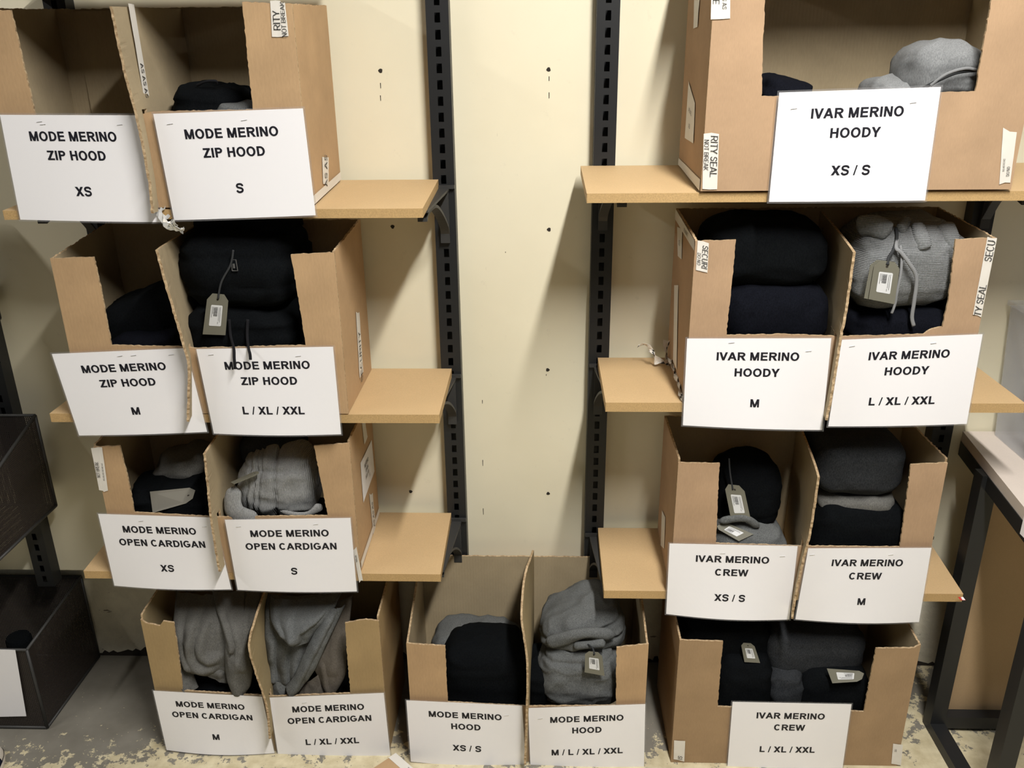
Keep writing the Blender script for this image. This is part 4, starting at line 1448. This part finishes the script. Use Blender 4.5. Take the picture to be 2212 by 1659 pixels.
def mesh_bin(x0, x1, yf, yb, z0, zf, zbk, label, seed, flare=0.0):
    t = thing('mesh_bin', label, 'bin', ((x0 + x1) / 2, (yf + yb) / 2, z0), 'black wire mesh bins')
    f0, f1 = (x0, yf, z0), (x1, yf, z0)
    b0, b1 = (x0, yb, z0), (x1, yb, z0)
    F0, F1 = (x0, yf - flare, zf), (x1, yf - flare, zf)
    B0, B1 = (x0, yb, zbk), (x1, yb, zbk)
    for nm, cs in (('front_panel', [f0, f1, F1, F0]), ('side_panel', [f1, b1, B1, F1]), ('side_panel', [f0, b0, B0, F0]), ('back_panel', [b0, b1, B1, B0]), ('bottom_panel', [f0, f1, b1, b0])):
        mb = MB()
        panel_uv(mb, cs)
        mb.build(nm, MESHM, t)
    mb = MB()
    for a, b in ((f0, f1), (f1, b1), (b1, b0), (b0, f0), (F0, F1), (F1, B1), (B1, B0), (B0, F0), (f0, F0), (f1, F1), (b0, B0), (b1, B1)):
        mb.tube([a, Vector(a).lerp(Vector(b), .5), b], .0042, 8)
    mb.build('wire_frame', BLACKC, t, smooth=True)
    return t


mesh_bin(-1.80, -1.385, 1.852, 2.155, 0.006, 0.272, 0.300, 'black wire mesh bin standing on the floor at the left', 1)
mesh_bin(-1.75, -1.328, 1.752, 2.03, 0.615, 0.79, 0.884, 'black wire mesh bin hung on the wall above the floor one', 2, .02)
mesh_bin(-1.75, -1.36, 1.752, 2.03, 1.15, 1.33, 1.42, 'black wire mesh bin out of view at the far left, added to shade the wall', 3, .02)  # unseen third bin, added for the shade it throws on the left wall
mb = MB()
y_ = 1.8465
q = [P(-60, 1401, Y=y_), P(33, 1404, Y=y_), P(57, 1547, Y=y_), P(-40, 1549, Y=y_)]
mb.grid(lambda a, b: q[0].lerp(q[1], a).lerp(q[3].lerp(q[2], a), b), 6, 6)
o = mb.build('paper_sign', PAPER, loc=sum(q, Vector()) / 4)
sd = o.modifiers.new('sheet', 'SOLIDIFY')
sd.thickness = .0004
tag(o, 'blank-looking white paper on the front of the floor mesh bin', 'sign')
mb = MB()
c = P(44, 1395, Y=2.0)
c.z = 0.2
mb.tube([(c.x, 2.0, .012), (c.x, 2.0, .10), (c.x, 2.0, .19), (c.x, 2.0, .2)], .034, 24, taper=[1, 1, 1, .9])
tag(mb.build('black_tub', BLACK, loc=(c.x, 2.0, .01)), 'round black tub standing inside the floor mesh bin', 'tub')

# ------------------------------------------------------------------ table at the right
TX, TZ = 1.085, 0.82
t = thing('work_table', 'black steel framed work table with pale top at the right edge', 'table', (1.45, 1.75, 0))
mb = MB()
mb.add([(1.030, 1.45, TZ - .028), (1.95, 1.45, TZ - .028), (1.95, 2.09, TZ - .028), (1.105, 2.09, TZ - .028), (1.030, 1.45, TZ), (1.95, 1.45, TZ), (1.95, 2.09, TZ), (1.105, 2.09, TZ)],
       [(0, 3, 2, 1), (4, 5, 6, 7), (0, 1, 5, 4), (1, 2, 6, 5), (2, 3, 7, 6), (3, 0, 4, 7)])
o = mb.build('table_top', TTOP, t)
tag(o, 'pale laminate top')
mb = MB()
mb.add([(1.028, 1.45, TZ - .066), (1.058, 1.45, TZ - .066), (1.133, 2.088, TZ - .066), (1.103, 2.088, TZ - .066), (1.028, 1.45, TZ - .028), (1.058, 1.45, TZ - .028), (1.133, 2.088, TZ - .028), (1.103, 2.088, TZ - .028)],
       [(0, 3, 2, 1), (4, 5, 6, 7), (0, 1, 5, 4), (1, 2, 6, 5), (2, 3, 7, 6), (3, 0, 4, 7)])
mb.build('side_rail', BLACKM, t)
for x, y in ((1.088, 1.91), (1.090, 1.60), (1.9, 1.91), (1.9, 1.60)):
    mb = MB()
    mb.box((x - .02, y - .02, 0.0), (x + .02, y + .02, TZ - .028))
    mb.build('leg', BLACKM, t)
mb = MB()
mb.box((1.068, 1.62, 0.002), (1.108, 1.89, 0.030))
mb.build('foot_rail', BLACKM, t)
mb = MB()
mb.box((1.108, 1.893, 0.012), (1.88, 1.925, 0.050))
mb.build('back_rail', BLACKM, t)
mb = MB()
mb.box((1.09, 1.935, 0.03), (1.95, 1.947, TZ - .10))
tag(mb.build('back_board', BOARD, t), 'brown hardboard panel')
mb = MB()
a = [P(2194, 1092, Y=1.66), P(2226, 1078, Y=1.66), P(2232, 1106, Y=1.64), P(2206, 1116, Y=1.64)]
for p in a:
    pass
mb.box((1.040, 1.60, TZ - .045), (1.0465, 1.655, TZ + .002))
mb.build('sticky_label', PAPER, t)

# plastic storage box on the table
t = thing('storage_box', 'frosted clear plastic storage box with a blue clip on the table', 'box', (1.30, 1.96, TZ))
mb = MB()
x0, x1, y0, y1, z0, z1 = 1.155, 1.52, 1.80, 2.08, TZ + .0005, 1.165
k = mb.add([(x0 + .02, y0 + .015, z0), (x1 - .02, y0 + .015, z0), (x1 - .02, y1 - .015, z0), (x0 + .02, y1 - .015, z0), (x0, y0, z1), (x1, y0, z1), (x1, y1, z1), (x0, y1, z1)],
           [(0, 3, 2, 1), (0, 1, 5, 4), (1, 2, 6, 5), (2, 3, 7, 6), (3, 0, 4, 7)])
o = mb.build('tub', PLAST, t)
sd = o.modifiers.new('wall', 'SOLIDIFY')
sd.thickness = .0025
mb = MB()
mb.box((x0 - .006, y0 - .006, z1), (x1 + .006, y1 + .006, z1 + .012))
mb.build('lid', PLAST, t)
mb = MB()
mb.tube(spline([(1.149, 1.90, 1.045), (1.146, 1.86, 1.03), (1.148, 1.83, 1.0), (1.155, 1.815, .975)], 10), .011, 10, flat=.5)
mb.build('clip', BLUE, t, smooth=True)
mb = MB()
mb.box((1.1485, 1.80, .92), (1.1535, 1.87, .985))
mb.build('sticky_label', PAPER, t)

# red price sticker left on the lowest right shelf
mb = MB()
q = [P(2069, 1290, Z=SH['R3']), P(2080, 1290, Z=SH['R3']), P(2086, 1297, Z=SH['R3']), P(2074, 1297, Z=SH['R3'])]
mb.add([p + Vector((0, 0, .0004)) for p in q] + [p + Vector((0, 0, .0008)) for p in q], [(0, 3, 2, 1), (4, 5, 6, 7), (0, 1, 5, 4), (1, 2, 6, 5), (2, 3, 7, 6), (3, 0, 4, 7)])
q = [P(2075, 1291, Z=SH['R3']), P(2080, 1290, Z=SH['R3']), P(2085, 1297, Z=SH['R3']), P(2079, 1297, Z=SH['R3'])]
mb.add([p + Vector((0, 0, .0012)) for p in q], [(0, 1, 2, 3)], 1)
tag(mb.build('sticker', [REDM, PAPER], loc=q[0]), 'small red and white sticker on the corner of the bottom right shelf', 'sticker')

# loose flap of cardboard on the floor in front
t = thing('cardboard_scrap', 'scrap of cardboard with white seal tape lying on the floor in front', 'cardboard', tuple(P(855, 1640, Z=.02)))
c4 = [P(855, 1627, Z=.030), P(960, 1718, Z=.025), P(860, 1770, Z=.005), P(760, 1690, Z=.005)]
mb = MB()
mb.add(c4 + [p + Vector((0, 0, -.005)) for p in c4], [(0, 1, 2, 3), (7, 6, 5, 4)], 0)
mb.add(c4 + [p + Vector((0, 0, -.005)) for p in c4], [(0, 4, 5, 1), (1, 5, 6, 2), (2, 6, 7, 3), (3, 7, 4, 0)], 1)
mb.build('board', [CARD, EDGE], t)
d_ = (c4[3] - c4[0]).normalized() * .022
tape(t, [c4[1] + d_, c4[0] + d_, c4[0], c4[1]], [('SEAL', .60, .45, .5)])

# toe of a dark shoe at the lower left corner
t = thing('shoe', 'dark blue canvas shoe toe with a cream cap in the lower left corner', 'shoe', (-1.50, 1.60, 0))
mb = MB()
def toe(a, b):
    th = math.pi * b / 2
    ph = 2 * math.pi * a
    r = math.cos(th)
    return Vector((-1.475 + .052 * r * math.cos(ph), 1.645 + .12 * r * math.sin(ph), .012 + .06 * math.sin(th) * (1 - .25 * math.sin(ph))))
mb.grid(toe, 32, 10, close_u=True)
mb.build('upper', DENIM, t, smooth=True)
mb = MB()
mb.grid(lambda a, b: Vector((-1.475 + (.055 + .002 * math.sin(b * 3)) * math.cos(2 * math.pi * a), 1.645 + .124 * math.sin(2 * math.pi * a), .001 + .016 * b)), 32, 3, close_u=True)
mb.build('sole', SHOEW, t, smooth=True)
mb = MB()
mb.grid(lambda a, b: toe(.10 + .30 * a, .03 + .55 * b) + Vector((0, .003, .003)), 14, 6)
o = mb.build('toe_cap', SHOEW, t, smooth=True)

for o in bpy.data.objects:
    if '_base' in o:
        del o['_base']
